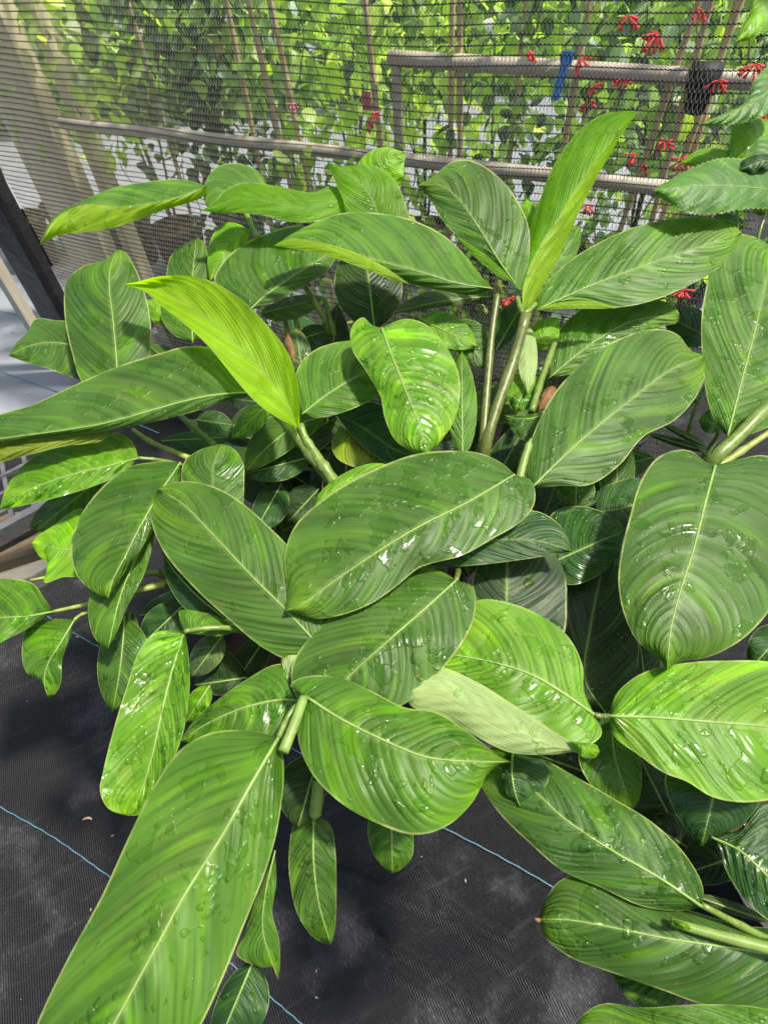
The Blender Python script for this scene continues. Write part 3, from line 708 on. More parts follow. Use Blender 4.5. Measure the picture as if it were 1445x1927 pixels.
bl(MAIN, [(526, 1212), (545, 1235), (560, 1275)], [(575, 1202), (610, 1200), (600, 1250)], [(530, 1245), (538, 1275), (545, 1290)], 1.03, 1.03, 'p', wet=0, rib=False, mat=M_PALE, drops=0)
bl(MAIN, [(593, 950), (650, 905), (720, 885), (760, 880)], [(600, 930), (640, 895), (700, 872)], [(590, 965), (660, 960), (740, 920)], 1.0, 1.0, 'b', wet=.1, rib=False)
# --- upper middle
bl(MAIN, [(718, 617), (735, 665), (755, 715), (775, 765), (790, 805), (800, 842), (812, 869)], [(700, 612), (683, 597), (662, 615), (662, 655), (690, 700), (715, 745), (725, 790), (745, 830), (782, 852), (800, 857)],
   [(760, 600), (800, 610), (835, 645), (862, 700), (865, 745), (850, 800), (827, 832), (811, 852)], .93, .95, 'c', wet=.9, fold=.012, bow=.015, drops=110, ribr=1.2, label='very wet leaf hanging at the centre top of the clump')
bl(MAIN, [(568, 780), (610, 747), (660, 715), (710, 692), (745, 680)], [(558, 740), (560, 695), (590, 660), (640, 643), (680, 642), (720, 655)], [(600, 786), (640, 778), (690, 757), (730, 730)], 1.0, 1.02, 'm', wet=.3, drops=12)
bl(MAIN, [(564, 806), (535, 750), (490, 690), (430, 632), (360, 578), (300, 545), (262, 536), (232, 535)], [(520, 785), (480, 755), (440, 710), (400, 660), (360, 620), (310, 580), (272, 548), (250, 540)],
   [(564, 770), (560, 715), (540, 660), (500, 608), (450, 560), (400, 530), (350, 518), (290, 522), (262, 530)], .97, .93, 'y', wet=.05, mat=M_THIN, fold=-.02, bow=.01, drops=3, rib=False, label='young yellow-green leaf glowing in the sun')
bl(MAIN, [(467, 738), (400, 744), (340, 757), (270, 777), (200, 796), (120, 810), (0, 826), (-120, 845)], [(450, 700), (430, 670), (400, 655), (350, 652), (300, 665), (220, 690), (140, 725), (60, 762), (0, 780), (-90, 820)],
   [(430, 753), (360, 776), (280, 796), (200, 810), (100, 822), (0, 838), (-90, 850)], .97, .95, 'g', wet=.55, fold=.012, bow=.01, drops=40, label='long leaf reaching out of the left edge')
bl(MAIN, [(215, 812), (120, 828), (0, 855), (-100, 880)], [(150, 816), (60, 828), (-60, 843)], [(190, 830), (120, 840), (60, 855), (-20, 874)], .985, .975, 'o', wet=0, rib=False, drops=0, fold=.004)
bl(MAIN, [(222, 750), (220, 680), (213, 600), (206, 530), (212, 490), (223, 469)], [(160, 725), (135, 660), (122, 590), (126, 530), (155, 502), (195, 490)],
   [(270, 710), (284, 650), (282, 590), (266, 530), (250, 495), (236, 474)], 1.05, 1.0, 'g', wet=.25, fold=.012, drops=8, ribr=.9)
bl(MAIN, [(170, 655), (100, 645), (60, 650), (17, 669)], [(150, 612), (100, 602), (68, 600), (52, 625), (32, 645)], [(160, 716), (130, 708), (90, 693), (45, 680)], 1.12, 1.12, 'g', wet=.5, drops=26)
bl(MAIN, [(390, 350), (330, 372), (270, 385), (215, 389), (175, 384), (140, 390), (104, 413), (75, 462)], [(345, 338), (260, 344), (200, 358), (150, 381), (120, 394), (92, 422)],
   [(385, 368), (300, 398), (220, 427), (160, 437), (110, 443), (84, 457)], 1.0, .95, 'm', colB='f', wet=.4, fold=.02, rib=False, drops=12)
bl(MAIN, [(505, 350), (460, 345), (420, 362), (398, 398)], [(480, 318), (440, 307), (405, 317), (385, 350), (386, 382)], [(480, 372), (440, 380), (410, 398)], 1.06, 1.02, 'm', wet=.1, rib=False, drops=0)
bl(MAIN, [(648, 375), (580, 392), (500, 378), (440, 375), (410, 388), (378, 396)], [(640, 356), (622, 350), (590, 362), (520, 350), (465, 344), (430, 356), (402, 383)], [(646, 400), (600, 416), (550, 418), (500, 406), (440, 400), (405, 400)], 1.01, .98, 'b', wet=.1, mat=M_THIN, rib=False, drops=2)
bl(MAIN, [(715, 435), (708, 395), (690, 360), (655, 328), (616, 304)], [(660, 415), (645, 375), (628, 335)], [(768, 420), (762, 380), (742, 338), (700, 310), (645, 313)], 1.02, .98, 'b', wet=.1, drops=0, ribr=.6, mat=M_THIN)
bl(MAIN, [(735, 375), (722, 320), (735, 295), (760, 286)], [(690, 340), (675, 308), (695, 286), (725, 277)], [(755, 350), (760, 312), (762, 295)], 1.06, 1.02, 'b', wet=.2, drops=8, rib=False)
bl(MAIN, [(927, 543), (860, 533), (790, 512), (720, 494), (650, 474), (590, 456), (545, 452), (516, 462)], [(905, 520), (870, 475), (830, 440), (770, 412), (700, 400), (640, 402), (580, 425), (545, 443)],
   [(895, 555), (850, 551), (780, 536), (720, 516), (650, 487), (600, 470), (550, 463)], .95, .95, 'm', wet=.15, fold=.016, bow=.016, drops=5, ribr=.8, label='wide leaf with a curled rim across the top of the clump')
bl(MAIN, [(770, 534), (720, 510), (650, 480), (590, 462), (545, 457), (516, 462)], [(720, 500), (660, 472), (600, 455), (550, 450)], [(745, 528), (700, 512), (650, 493), (600, 476), (550, 468)], .938, .935, 'f', wet=0, rib=False, drops=0, fold=.003, mat=M_THIN, wave=0, bow=.016, name='turned_rim')
bl(MAIN, [(978, 547), (940, 510), (890, 470), (850, 440)], [(945, 507), (900, 470)], [(975, 535), (945, 525), (895, 485)], .972, .975, 'b', wet=0, rib=False, drops=0, fold=.002, mat=M_THIN, wave=0, bow=.008, name='turned_rim')
bl(MAIN, [(1008, 584), (1060, 573), (1110, 572), (1160, 580)], [(1030, 574), (1070, 567), (1120, 568)], [(1040, 582), (1080, 581), (1130, 581)], .985, .975, 'f', wet=0, rib=False, drops=0, fold=.002, mat=M_THIN, wave=0, bow=.008, name='turned_rim')
bl(MAIN, [(978, 545), (940, 493), (900, 428), (862, 375), (830, 350), (784, 350)], [(945, 515), (890, 467), (840, 425), (815, 385), (800, 362)], [(994, 490), (995, 430), (975, 380), (940, 335), (890, 303), (850, 305), (815, 332)], .98, .99, 'g', wet=.15, drops=6, tilt=-.005)
bl(MAIN, [(985, 600), (984, 540), (1012, 468), (1050, 410), (1095, 335), (1145, 268), (1196, 208)], [(980, 530), (985, 475), (1010, 390), (1045, 305), (1085, 250), (1130, 217), (1170, 210)],
   [(1003, 585), (1018, 545), (1052, 480), (1083, 412), (1122, 335), (1158, 272), (1186, 228)], 1.0, .94, 'b', colB='f', wet=.3, fold=.03, rib=False, drops=40, mat=M_THIN, label='tall upright new leaf half unrolled')
bl(MAIN, [(1008, 583), (1130, 530), (1250, 487), (1345, 455), (1395, 438)], [(1018, 548), (1060, 500), (1120, 460), (1200, 425), (1280, 410), (1345, 411), (1382, 425)], [(1060, 573), (1100, 572), (1150, 579), (1220, 568), (1300, 535), (1350, 505), (1378, 478)], 1.0, .97, 'm', wet=.15, drops=4, fold=.01, ribr=.9)
bl(MAIN, [(1032, 712), (1080, 672), (1130, 635), (1190, 604), (1278, 592)], [(1033, 660), (1060, 610), (1100, 580), (1160, 568), (1230, 562), (1270, 578)], [(1080, 702), (1130, 682), (1190, 642), (1240, 616), (1275, 606)], 1.08, 1.05, 'm', wet=.45, drops=26, ribr=.9)
bl(MAIN, [(998, 920), (1080, 840), (1170, 765), (1260, 697), (1328, 668)], [(988, 880), (1010, 800), (1050, 730), (1110, 670), (1170, 635), (1240, 619), (1275, 630), (1300, 660)], [(1050, 914), (1110, 912), (1165, 875), (1210, 822), (1270, 790), (1310, 745), (1326, 705)], .97, .97, 'g', wet=.15, drops=10, fold=.012, bow=.014, label='long leaf slanting up to the right beside the upright leaf')
quick(MAIN, (705, 620), (683, 440), 62, 66, 1.12, 1.08, 'k', wet=.3, drops=6)
bl(MAIN, [(470, 584), (500, 556), (560, 515), (600, 490), (640, 465)], [(404, 530), (418, 495), (450, 465), (500, 440), (570, 425)], [(520, 568), (570, 538), (618, 508)], 1.05, 1.06, 'g', wet=.5, drops=14)
bl(MAIN, [(475, 432), (440, 450), (415, 485), (395, 530)], [(430, 418), (405, 435), (392, 470), (392, 510)], [(462, 460), (430, 495), (405, 525)], 1.07, 1.07, 'b', wet=.1, rib=False, drops=0)
bl(MAIN, [(363, 646), (361, 585), (363, 520), (370, 449)], [(325, 628), (303, 595), (305, 555), (314, 515), (320, 485), (342, 462)], [(385, 622), (402, 590), (400, 530), (393, 490), (384, 455)], 1.12, 1.08, 'g', wet=.5, drops=26)
quick(MAIN, (320, 610), (275, 565), 22, 18, 1.16, 1.16, 'b', wet=0)
bl(MAIN, [(410, 985), (402, 930), (402, 880), (417, 835)], [(352, 945), (342, 900), (348, 868), (380, 845)], [(452, 965), (460, 905), (457, 868), (437, 842)], 1.02, .99, 'g', wet=.7, drops=22, rib=False)
bl(MAIN, [(630, 775), (690, 810), (740, 845), (786, 862)], [(690, 755), (750, 780), (785, 830)], [(656, 813), (694, 850), (746, 876)], 1.10, 1.08, 'd', wet=.5, drops=22, rib=False)
bl(MAIN, [(640, 800), (680, 845), (750, 876)], [(660, 815), (700, 848), (740, 870)], [(624, 835), (634, 862), (670, 880), (715, 886)], 1.13, 1.11, 'o', wet=.1, rib=False)
bl(MAIN, [(618, 782), (560, 800), (500, 845), (460, 890)], [(560, 770), (500, 790), (464, 845)], [(600, 805), (550, 845), (490, 880)], 1.14, 1.14, 'g', wet=.1, drops=2)
quick(MAIN, (585, 860), (460, 892), 38, 30, 1.18, 1.17, 'd', wet=.6, drops=10)
quick(MAIN, (505, 760), (436, 826), 20, 24, 1.10, 1.10, 'c', wet=.9, drops=24)
quick(MAIN, (305, 830), (435, 822), 32, 14, 1.22, 1.22, 'd', wet=.1)
quick(MAIN, (370, 790), (440, 800), 40, 22, 1.28, 1.26, 'd', wet=.1)
quick(MAIN, (790, 600), (898, 652), 28, 34, 1.04, 1.03, 'c', wet=.5, drops=18)
quick(MAIN, (850, 605), (918, 694), 26, 42, 1.07, 1.05, 'g', wet=.4, drops=8)
quick(MAIN, (925, 558), (735, 590), 26, 10, 1.06, 1.06, 's', wet=.1, bend=6)
quick(MAIN, (870, 860), (868, 660), 28, 26, 1.06, 1.02, 'm', wet=.1)
quick(MAIN, (1003, 440), (990, 374), 16, 20, 1.07, 1.05, 'b', wet=0, rib=False, drops=0)
quick(MAIN, (1020, 540), (1092, 425), 24, 40, 1.04, 1.03, 'm', wet=0, rib=False, drops=0)
quick(MAIN, (1000, 655), (1050, 598), 26, 26, 1.08, 1.06, 'b', wet=.1, drops=2)
quick(MAIN, (932, 660), (990, 560), 16, 30, 1.10, 1.09, 'd', wet=0)
quick(MAIN, (1000, 700), (968, 775), 30, 32, 1.07, 1.07, 'c', wet=.9, drops=46)
quick(MAIN, (990, 608), (992, 742), 17, 20, 1.05, 1.04, 'p', wet=.2, mat=M_PALE, drops=3, rib=False)
quick(MAIN, (1035, 775), (948, 782), 8, 44, 1.04, 1.04, 'g', wet=.6, drops=22, bend=-10)
quick(MAIN, (1012, 775), (1046, 712), 14, 9, 1.12, 1.12, 'o', mat=M_BROWN, wet=0, drops=0, rib=False, name='dried_leaf')
quick(MAIN, (570, 700), (555, 615), 22, 26, 1.15, 1.13, 's', wet=.5, drops=4)
quick(MAIN, (555, 690), (540, 620), 6, 9, 1.145, 1.12, 'o', mat=M_BROWN, wet=0, drops=0, rib=False, name='dried_leaf')
quick(MAIN, (490, 590), (612, 560), 26, 18, 1.16, 1.16, 's', wet=.6)
quick(MAIN, (560, 640), (620, 620), 40, 20, 1.19, 1.18, 'd', wet=.5)
quick(MAIN, (900, 960), (1000, 780), 40, 34, 1.18, 1.14, 'd', wet=.2)
quick(MAIN, (345, 700), (280, 650), 22, 14, 1.18, 1.18, 'g', wet=.1)
# --- below the centre: shaded leaves
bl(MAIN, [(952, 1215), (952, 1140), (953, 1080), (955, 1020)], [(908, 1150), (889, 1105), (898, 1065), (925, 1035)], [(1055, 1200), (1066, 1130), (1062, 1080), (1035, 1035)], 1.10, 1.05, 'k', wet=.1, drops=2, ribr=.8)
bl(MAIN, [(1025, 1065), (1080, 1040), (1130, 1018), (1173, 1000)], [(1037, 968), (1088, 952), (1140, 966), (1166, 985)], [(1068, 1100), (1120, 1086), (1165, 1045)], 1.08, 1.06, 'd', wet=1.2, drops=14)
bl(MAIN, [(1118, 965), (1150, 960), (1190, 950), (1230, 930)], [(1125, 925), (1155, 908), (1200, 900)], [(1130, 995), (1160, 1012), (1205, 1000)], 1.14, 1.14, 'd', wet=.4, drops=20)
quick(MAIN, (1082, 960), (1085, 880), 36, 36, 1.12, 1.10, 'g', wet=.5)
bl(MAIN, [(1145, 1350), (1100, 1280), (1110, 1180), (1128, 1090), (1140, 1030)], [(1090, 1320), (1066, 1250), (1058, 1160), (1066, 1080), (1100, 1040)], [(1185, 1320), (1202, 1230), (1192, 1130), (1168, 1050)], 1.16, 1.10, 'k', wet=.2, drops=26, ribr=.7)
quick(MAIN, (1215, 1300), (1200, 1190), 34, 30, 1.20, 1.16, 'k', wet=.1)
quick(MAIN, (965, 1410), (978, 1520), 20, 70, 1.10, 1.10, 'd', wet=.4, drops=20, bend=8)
quick(MAIN, (600, 1420), (560, 1560), 60, 34, 1.10, 1.08, 'k', wet=.1, drops=2)
bl(MAIN, [(590, 1535), (590, 1620), (600, 1700), (623, 1779)], [(555, 1550), (545, 1590), (545, 1650), (560, 1720), (592, 1766)], [(620, 1550), (631, 1600), (633, 1690), (630, 1750)], 1.12, 1.22, 'g', wet=.5, drops=20)
bl(MAIN, [(735, 1525), (737, 1590), (738, 1644)], [(700, 1530), (692, 1560), (702, 1605), (722, 1632)], [(770, 1535), (778, 1580), (774, 1615), (755, 1636)], 1.15, 1.2, 'm', wet=.4, drops=10)
bl(MAIN, [(518, 1600), (500, 1680), (495, 1750), (524, 1846)], [(490, 1670), (460, 1760), (446, 1796), (490, 1820), (517, 1822)], [(520, 1660), (513, 1720), (525, 1765), (527, 1815)], 1.15, 1.2, 'm', wet=.1, drops=3, ribr=.7)
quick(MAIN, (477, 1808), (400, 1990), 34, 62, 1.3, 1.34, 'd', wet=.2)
# --- left
bl(LEFT, [(262, 862), (200, 878), (130, 895), (60, 920), (20, 942), (0, 958)], [(250, 832), (232, 818), (205, 814), (150, 825), (80, 850), (35, 885), (12, 920)], [(238, 885), (190, 910), (130, 930), (60, 948), (20, 956)], 1.03, 1.03, 'c', wet=.8, drops=70, label='bright wet leaf under the long leaf at the left edge')
bl(LEFT, [(340, 870), (300, 930), (265, 990), (235, 1050), (212, 1095), (204, 1128)], [(310, 868), (285, 870), (240, 880), (185, 925), (150, 975), (134, 1030), (145, 1082), (175, 1112)], [(338, 905), (320, 945), (288, 988), (268, 1030), (245, 1062), (222, 1098)], 1.0, 1.02, 'g', wet=.9, fold=.008, drops=40)
bl(LEFT, [(295, 985), (252, 1060), (225, 1130), (204, 1222)], [(220, 1060), (180, 1095), (166, 1150), (180, 1202)], [(290, 1015), (272, 1080), (240, 1142), (215, 1202)], 1.06, 1.08, 'm', wet=.5, drops=16)
bl(LEFT, [(180, 1020), (130, 1035), (95, 1030), (60, 1022)], [(155, 957), (100, 990), (68, 1012)], [(170, 1082), (120, 1086), (84, 1096), (91, 1062), (74, 1046)], 1.12, 1.12, 'b', wet=.1, drops=2, wave=.001)
bl(LEFT, [(100, 1151), (50, 1160), (0, 1163), (-60, 1175)], [(84, 1125), (62, 1098), (20, 1089), (-40, 1100)], [(65, 1175), (20, 1200), (-20, 1215)], 1.12, 1.12, 'm', wet=.6, drops=22)
bl(LEFT, [(141, 1166), (115, 1210), (90, 1252), (84, 1285), (92, 1313)], [(100, 1165), (62, 1170), (47, 1190), (42, 1235), (50, 1264), (76, 1282)], [(135, 1192), (118, 1240), (115, 1285), (104, 1306)], 1.14, 1.2, 'm', wet=.5, drops=26)
quick(LEFT, (235, 1160), (212, 1340), 44, 56, 1.15, 1.22, 'g', wet=.5, bend=-4)
quick(LEFT, (150, 930), (55, 995), 24, 20, 1.16, 1.18, 'g', wet=.2, label=None)
quick(LEFT, (190, 900), (68, 1000), 20, 40, 1.13, 1.16, 'm', wet=.3)
quick(LEFT, (245, 1150), (240, 1250), 30, 20, 1.2, 1.22, 'g', wet=.3)
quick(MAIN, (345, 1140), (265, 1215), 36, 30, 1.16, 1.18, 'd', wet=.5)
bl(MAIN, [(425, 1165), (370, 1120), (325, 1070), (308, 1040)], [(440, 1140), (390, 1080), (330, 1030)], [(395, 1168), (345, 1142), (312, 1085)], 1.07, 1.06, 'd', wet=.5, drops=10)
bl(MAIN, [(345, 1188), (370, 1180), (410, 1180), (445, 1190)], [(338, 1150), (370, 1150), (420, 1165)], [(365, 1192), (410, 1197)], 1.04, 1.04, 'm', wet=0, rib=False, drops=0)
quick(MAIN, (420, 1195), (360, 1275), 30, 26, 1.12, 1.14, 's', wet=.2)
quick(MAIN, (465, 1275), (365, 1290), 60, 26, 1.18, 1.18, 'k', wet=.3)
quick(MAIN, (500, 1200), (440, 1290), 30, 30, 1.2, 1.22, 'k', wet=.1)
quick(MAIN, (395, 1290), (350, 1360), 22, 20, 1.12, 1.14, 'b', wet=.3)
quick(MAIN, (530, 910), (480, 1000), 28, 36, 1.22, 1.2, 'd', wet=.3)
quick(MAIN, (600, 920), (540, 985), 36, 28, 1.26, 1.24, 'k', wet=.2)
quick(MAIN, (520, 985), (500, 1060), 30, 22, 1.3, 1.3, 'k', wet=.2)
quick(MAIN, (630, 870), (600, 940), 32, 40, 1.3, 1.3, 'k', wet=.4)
# --- right edge plant
bl(RIGHT, [(1368, 822), (1395, 715), (1420, 620), (1440, 530), (1458, 470)], [(1345, 795), (1328, 740), (1321, 680), (1319, 600), (1330, 530), (1350, 460), (1378, 441), (1420, 446)], [(1420, 814), (1480, 780), (1520, 700), (1530, 600), (1510, 500)], .97, .98, 'm', wet=.4, drops=12, fold=.012, ribr=1.3)
bl(RIGHT, [(1345, 876), (1325, 950), (1305, 1030), (1280, 1110), (1262, 1180), (1254, 1262)], [(1325, 868), (1300, 849), (1270, 847), (1235, 862), (1205, 905), (1185, 970), (1168, 1040), (1163, 1100), (1175, 1160), (1200, 1208), (1238, 1238)],
   [(1390, 864), (1440, 857), (1480, 880), (1500, 960), (1490, 1050), (1460, 1130), (1400, 1200), (1330, 1237), (1276, 1246)], .93, .96, 'g', wet=.35, drops=14, fold=.014, bow=.014, ribr=1.3, label='big heart-based leaf at the right edge')
bl(RIGHT, [(1145, 1347), (1230, 1350), (1330, 1358), (1445, 1368), (1540, 1390), (1600, 1410)], [(1160, 1305), (1205, 1268), (1280, 1248), (1370, 1243), (1445, 1245), (1540, 1270), (1590, 1340)],
   [(1155, 1385), (1200, 1420), (1250, 1455), (1290, 1470), (1340, 1500), (1400, 1510), (1470, 1500), (1560, 1460)], .985, .985, 'c', wet=.3, drops=16, fold=.012, ribr=1.3, label='lime leaf reaching out of the right edge')
quick(RIGHT, (1340, 640), (1245, 590), 40, 34, 1.13, 1.12, 'd', wet=.1)
quick(RIGHT, (1335, 600), (1265, 595), 10, 14, 1.14, 1.14, 's', wet=.1)
# --- lower right plant
bl(LOW, [(1320, 1706), (1240, 1652), (1150, 1600), (1060, 1540), (1000, 1485), (930, 1440), (880, 1420)], [(1322, 1670), (1290, 1610), (1230, 1550), (1150, 1500), (1080, 1460), (1000, 1418), (940, 1405)], [(1285, 1714), (1210, 1706), (1130, 1670), (1060, 1640), (1000, 1590), (935, 1525), (895, 1460)], 1.05, 1.13, 'n', wet=.55, drops=40, fold=.01, ribr=1.1)
bl(LOW, [(1560, 1815), (1445, 1795), (1350, 1780), (1250, 1765), (1150, 1745), (1070, 1731), (1012, 1730)], [(1480, 1752), (1400, 1742), (1300, 1714), (1200, 1680), (1120, 1654), (1060, 1653), (1027, 1690)], [(1520, 1890), (1430, 1902), (1340, 1896), (1250, 1865), (1150, 1830), (1070, 1800), (1024, 1762)], 1.09, 1.09, 'n', wet=.35, drops=22, fold=.014, ribr=1.1)
bl(LOW, [(1560, 1960), (1400, 1950), (1200, 1945), (1070, 1945)], [(1445, 1900), (1330, 1890), (1200, 1896), (1140, 1888), (1108, 1900)], [(1500, 2050), (1300, 2060), (1120, 2000)], 1.02, 1.04, 'm', wet=.2, drops=4)
quick(LOW, (1300, 1850), (1150, 1830), 20, 60, 1.2, 1.2, 'm', wet=.3)
bl(LOW, [(1150, 1355), (1155, 1420), (1170, 1470), (1188, 1524)], [(1110, 1380), (1088, 1425), (1110, 1475), (1150, 1510)], [(1185, 1385), (1205, 1440), (1206, 1485), (1200, 1510)], 1.1, 1.14, 'm', wet=.3, drops=10, ribr=.8)
bl(LOW, [(1345, 1440), (1340, 1500), (1330, 1545), (1318, 1593)], [(1270, 1430), (1250, 1465), (1265, 1520), (1300, 1572)], [(1430, 1440), (1432, 1500), (1400, 1548), (1345, 1575)], 1.06, 1.1, 'd', wet=.2, drops=3)
bl(LOW, [(1337, 1575), (1390, 1600), (1445, 1650), (1540, 1730)], [(1390, 1560), (1430, 1515), (1480, 1530), (1540, 1640)], [(1355, 1615), (1380, 1665), (1410, 1702), (1445, 1732), (1500, 1750)], 1.09, 1.09, 'd', wet=.9, drops=40)
quick(LOW, (1420, 1600), (1270, 1650), 60, 40, 1.2, 1.22, 'k', wet=.3)
quick(LOW, (1300, 1600), (1210, 1540), 40, 60, 1.24, 1.24, 'k', wet=.3)
quick(LOW, (1260, 1540), (1200, 1420), 50, 60, 1.26, 1.22, 'k', wet=.2)
quick(LOW, (1445, 1735), (1290, 1680), 14, 10, 1.16, 1.14, 's', wet=0, drops=0)
quick(LOW, (1480, 1180), (1410, 1260), 40, 40, 1.12, 1.14, 'd', wet=.2)
quick(LOW, (1120, 1460), (1010, 1420), 40, 50, 1.2, 1.2, 'k', wet=1)
# --- stalks
stem(MAIN, [(468, 740, .975), (490, 748, .985), (520, 775, .985), (570, 835, 1.0), (632, 912, 1.02)], (.0055, .0095), M_STEM, n=10)
stem(MAIN, [(566, 798, .975), (572, 820, .985), (600, 865, 1.0), (632, 912, 1.015)], (.0045, .0085), M_STEM, n=10)
stem(MAIN, [(940, 530, 1.0), (926, 620, 1.02), (915, 740, 1.06), (905, 870, 1.12), (890, 1000, 1.4)], (.0045, .0075), M_STEMB, n=10)
stem(MAIN, [(990, 590, .985), (968, 670, 1.02), (930, 780, 1.06), (908, 865, 1.115), (900, 980, 1.4)], (.0078, .0078), M_STEMB, n=10)
stem(MAIN, [(972, 560, 1.0), (985, 590, .99), (1008, 572, .995)], (.004, .004), M_STEM)
for a in ([(548, 560, 1.15), (565, 640, 1.2), (600, 800, 1.5)], [(530, 555, 1.18), (545, 650, 1.25), (580, 800, 1.5)], [(575, 540, 1.1), (610, 600, 1.14), (640, 700, 1.3)], [(610, 560, 1.12), (632, 645, 1.2), (650, 760, 1.5)],
          [(463, 402, 1.06), (485, 448, 1.05)], [(340, 782, 1.12), (370, 810, 1.12), (405, 838, 1.13)], [(1045, 640, 1.06), (1020, 710, 1.05), (1000, 775, 1.04)],
          [(1180, 700, 1.1), (1060, 780, 1.2)], [(972, 920, 1.1), (985, 850, 1.12)], [(720, 1060, 1.2), (740, 940, 1.2)]):
    stem(MAIN, a, (.0045, .005), M_STEM)
stem(MAIN, [(975, 912, 1.0), (985, 870, .985), (999, 824, .97)], (.0062, .0045), M_ROLL, 'rolled_leaf', True, 10)
stem(MAIN, [(572, 1312, .93), (555, 1360, .925), (533, 1415, .925)], (.0042, .0050), M_ROLL, 'rolled_leaf', False, 12)
stem(MAIN, [(524, 1388, .94), (545, 1345, .945), (574, 1312, .945)], (.0026, .0026), M_STEM)
stem(MAIN, [(600, 1470, 1.06), (596, 1505, 1.07), (591, 1545, 1.08)], (.0060, .0062), M_ROLL, 'rolled_leaf', True, 12)
stem(MAIN, [(348, 1188, .98), (380, 1183, 1.0), (430, 1182, 1.02), (480, 1195, 1.1)], (.0025, .0035), M_STEM)
stem(LEFT, [(250, 808, 1.12), (285, 832, 1.12), (355, 862, 1.1)], (.0030, .0045), M_STEMY)
stem(LEFT, [(262, 862, 1.03), (300, 866, 1.05), (345, 876, 1.1)], (.0025, .003), M_STEM)
stem(LEFT, [(58, 1092, 1.14), (100, 1085, 1.15), (150, 1084, 1.16), (300, 1078, 1.2)], (.0018, .0045), M_STEMY)
stem(LEFT, [(100, 1151, 1.13), (160, 1138, 1.14), (230, 1118, 1.15), (310, 1100, 1.17)], (.002, .0045), M_STEMY)
stem(LEFT, [(141, 1166, 1.14), (155, 1156, 1.15), (200, 1148, 1.16)], (.002, .0025), M_STEMY)
stem(LEFT, [(200, 1125, 1.17), (260, 1112, 1.17), (315, 1096, 1.18), (420, 1080, 1.3)], (.004, .0055), M_STEM)
stem(MAIN, [(858, 1092, .97), (862, 1075, 1.0), (860, 1040, 1.1)], (.003, .003), M_STEMB)
stem(MAIN, [(1118, 1345, .99), (1132, 1348, .992), (1146, 1347, .987)], (.0026, .0026), M_STEMB)
stem(RIGHT, [(1500, 725, .93), (1445, 765, .94), (1390, 820, .95), (1330, 880, .985), (1300, 960, 1.2)], (.0075, .0085), M_STEM, n=10)
stem(RIGHT, [(1500, 780, .97), (1430, 825, .98), (1345, 882, .99)], (.004, .0045), M_STEMY)
stem(LOW, [(1560, 1815, 1.03), (1445, 1784, 1.04), (1350, 1760, 1.05), (1262, 1735, 1.06)], (.0056, .0034), M_ROLL, 'rolled_leaf', False, 12)
stem(LOW, [(1320, 1703, 1.05), (1380, 1735, 1.08), (1450, 1770, 1.1), (1560, 1820, 1.12)], (.0026, .004), M_STEM)
quick(LOW, (1300, 1748), (1262, 1732), 6, 7, 1.035, 1.03, 'b', wet=0, rib=False, drops=0, name='rolled_tip')
m = MB(); P = at(1006, 1729, canopy(1730) * 1.085); m.tube([at(1014, 1732, canopy(1730) * 1.088), P], [.0022, .001], 6); m.build('dry_tip', M_BROWN, LOW)
# trunks down to the ground, pots
for (pr, bx, by, lst) in ((MAIN, .05, .85, [(905, 870, 1.12), (632, 912, 1.02), (480, 1195, 1.1), (860, 1040, 1.1), (650, 760, 1.5), (740, 940, 1.2), (972, 920, 1.1), (700, 700, 1.3), (560, 700, 1.25)]), (LEFT, -.30, .66, [(300, 1078, 1.2), (355, 862, 1.1)]),
                      (RIGHT, .62, .75, [(1300, 960, 1.2), (1345, 882, .99)]), (LOW, .74, .12, [(1560, 1815, 1.12)])):
    pt = add_child('pot', POT, M_BLACK, pr, (bx - pr.location.x, by - pr.location.y, .003)); pt.scale = (1.5, 1.5, 1.5)
    so_ = add_child('soil', SOIL, M_SOIL, pr, (bx - pr.location.x, by - pr.location.y, .003)); so_.scale = (1.5, 1.5, 1.5)
    for k, (x, y, kk) in enumerate(lst):
        a = at(x, y, canopy(y) * kk); b = np.array([bx + random.uniform(-.09, .09), by + random.uniform(-.09, .09), .25])
        m = MB(); mid = (a + b) / 2 + np.array([(a[0] - b[0]) * -.12, (a[1] - b[1]) * -.12, .06]); m.tube(catmull([a, mid, b], 12), .008 if pr is MAIN else .006, 8); m.build('stem', M_STEMB, pr)
# hidden lower leaves give the clump its dark inside
rs = random.Random(5)
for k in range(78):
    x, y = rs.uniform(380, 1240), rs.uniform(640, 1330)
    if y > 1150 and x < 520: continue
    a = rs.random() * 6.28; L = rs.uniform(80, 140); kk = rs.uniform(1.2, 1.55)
    quick(MAIN, (x - L * math.cos(a), y - L * math.sin(a)), (x + L * math.cos(a), y + L * math.sin(a)), L * .34, L * .34, kk, kk + rs.uniform(-.04, .08), rs.choice('dkdgk'), wet=rs.choice((0, .3)), bend=rs.uniform(-14, 14), drops=0, rib=k % 2 == 0)

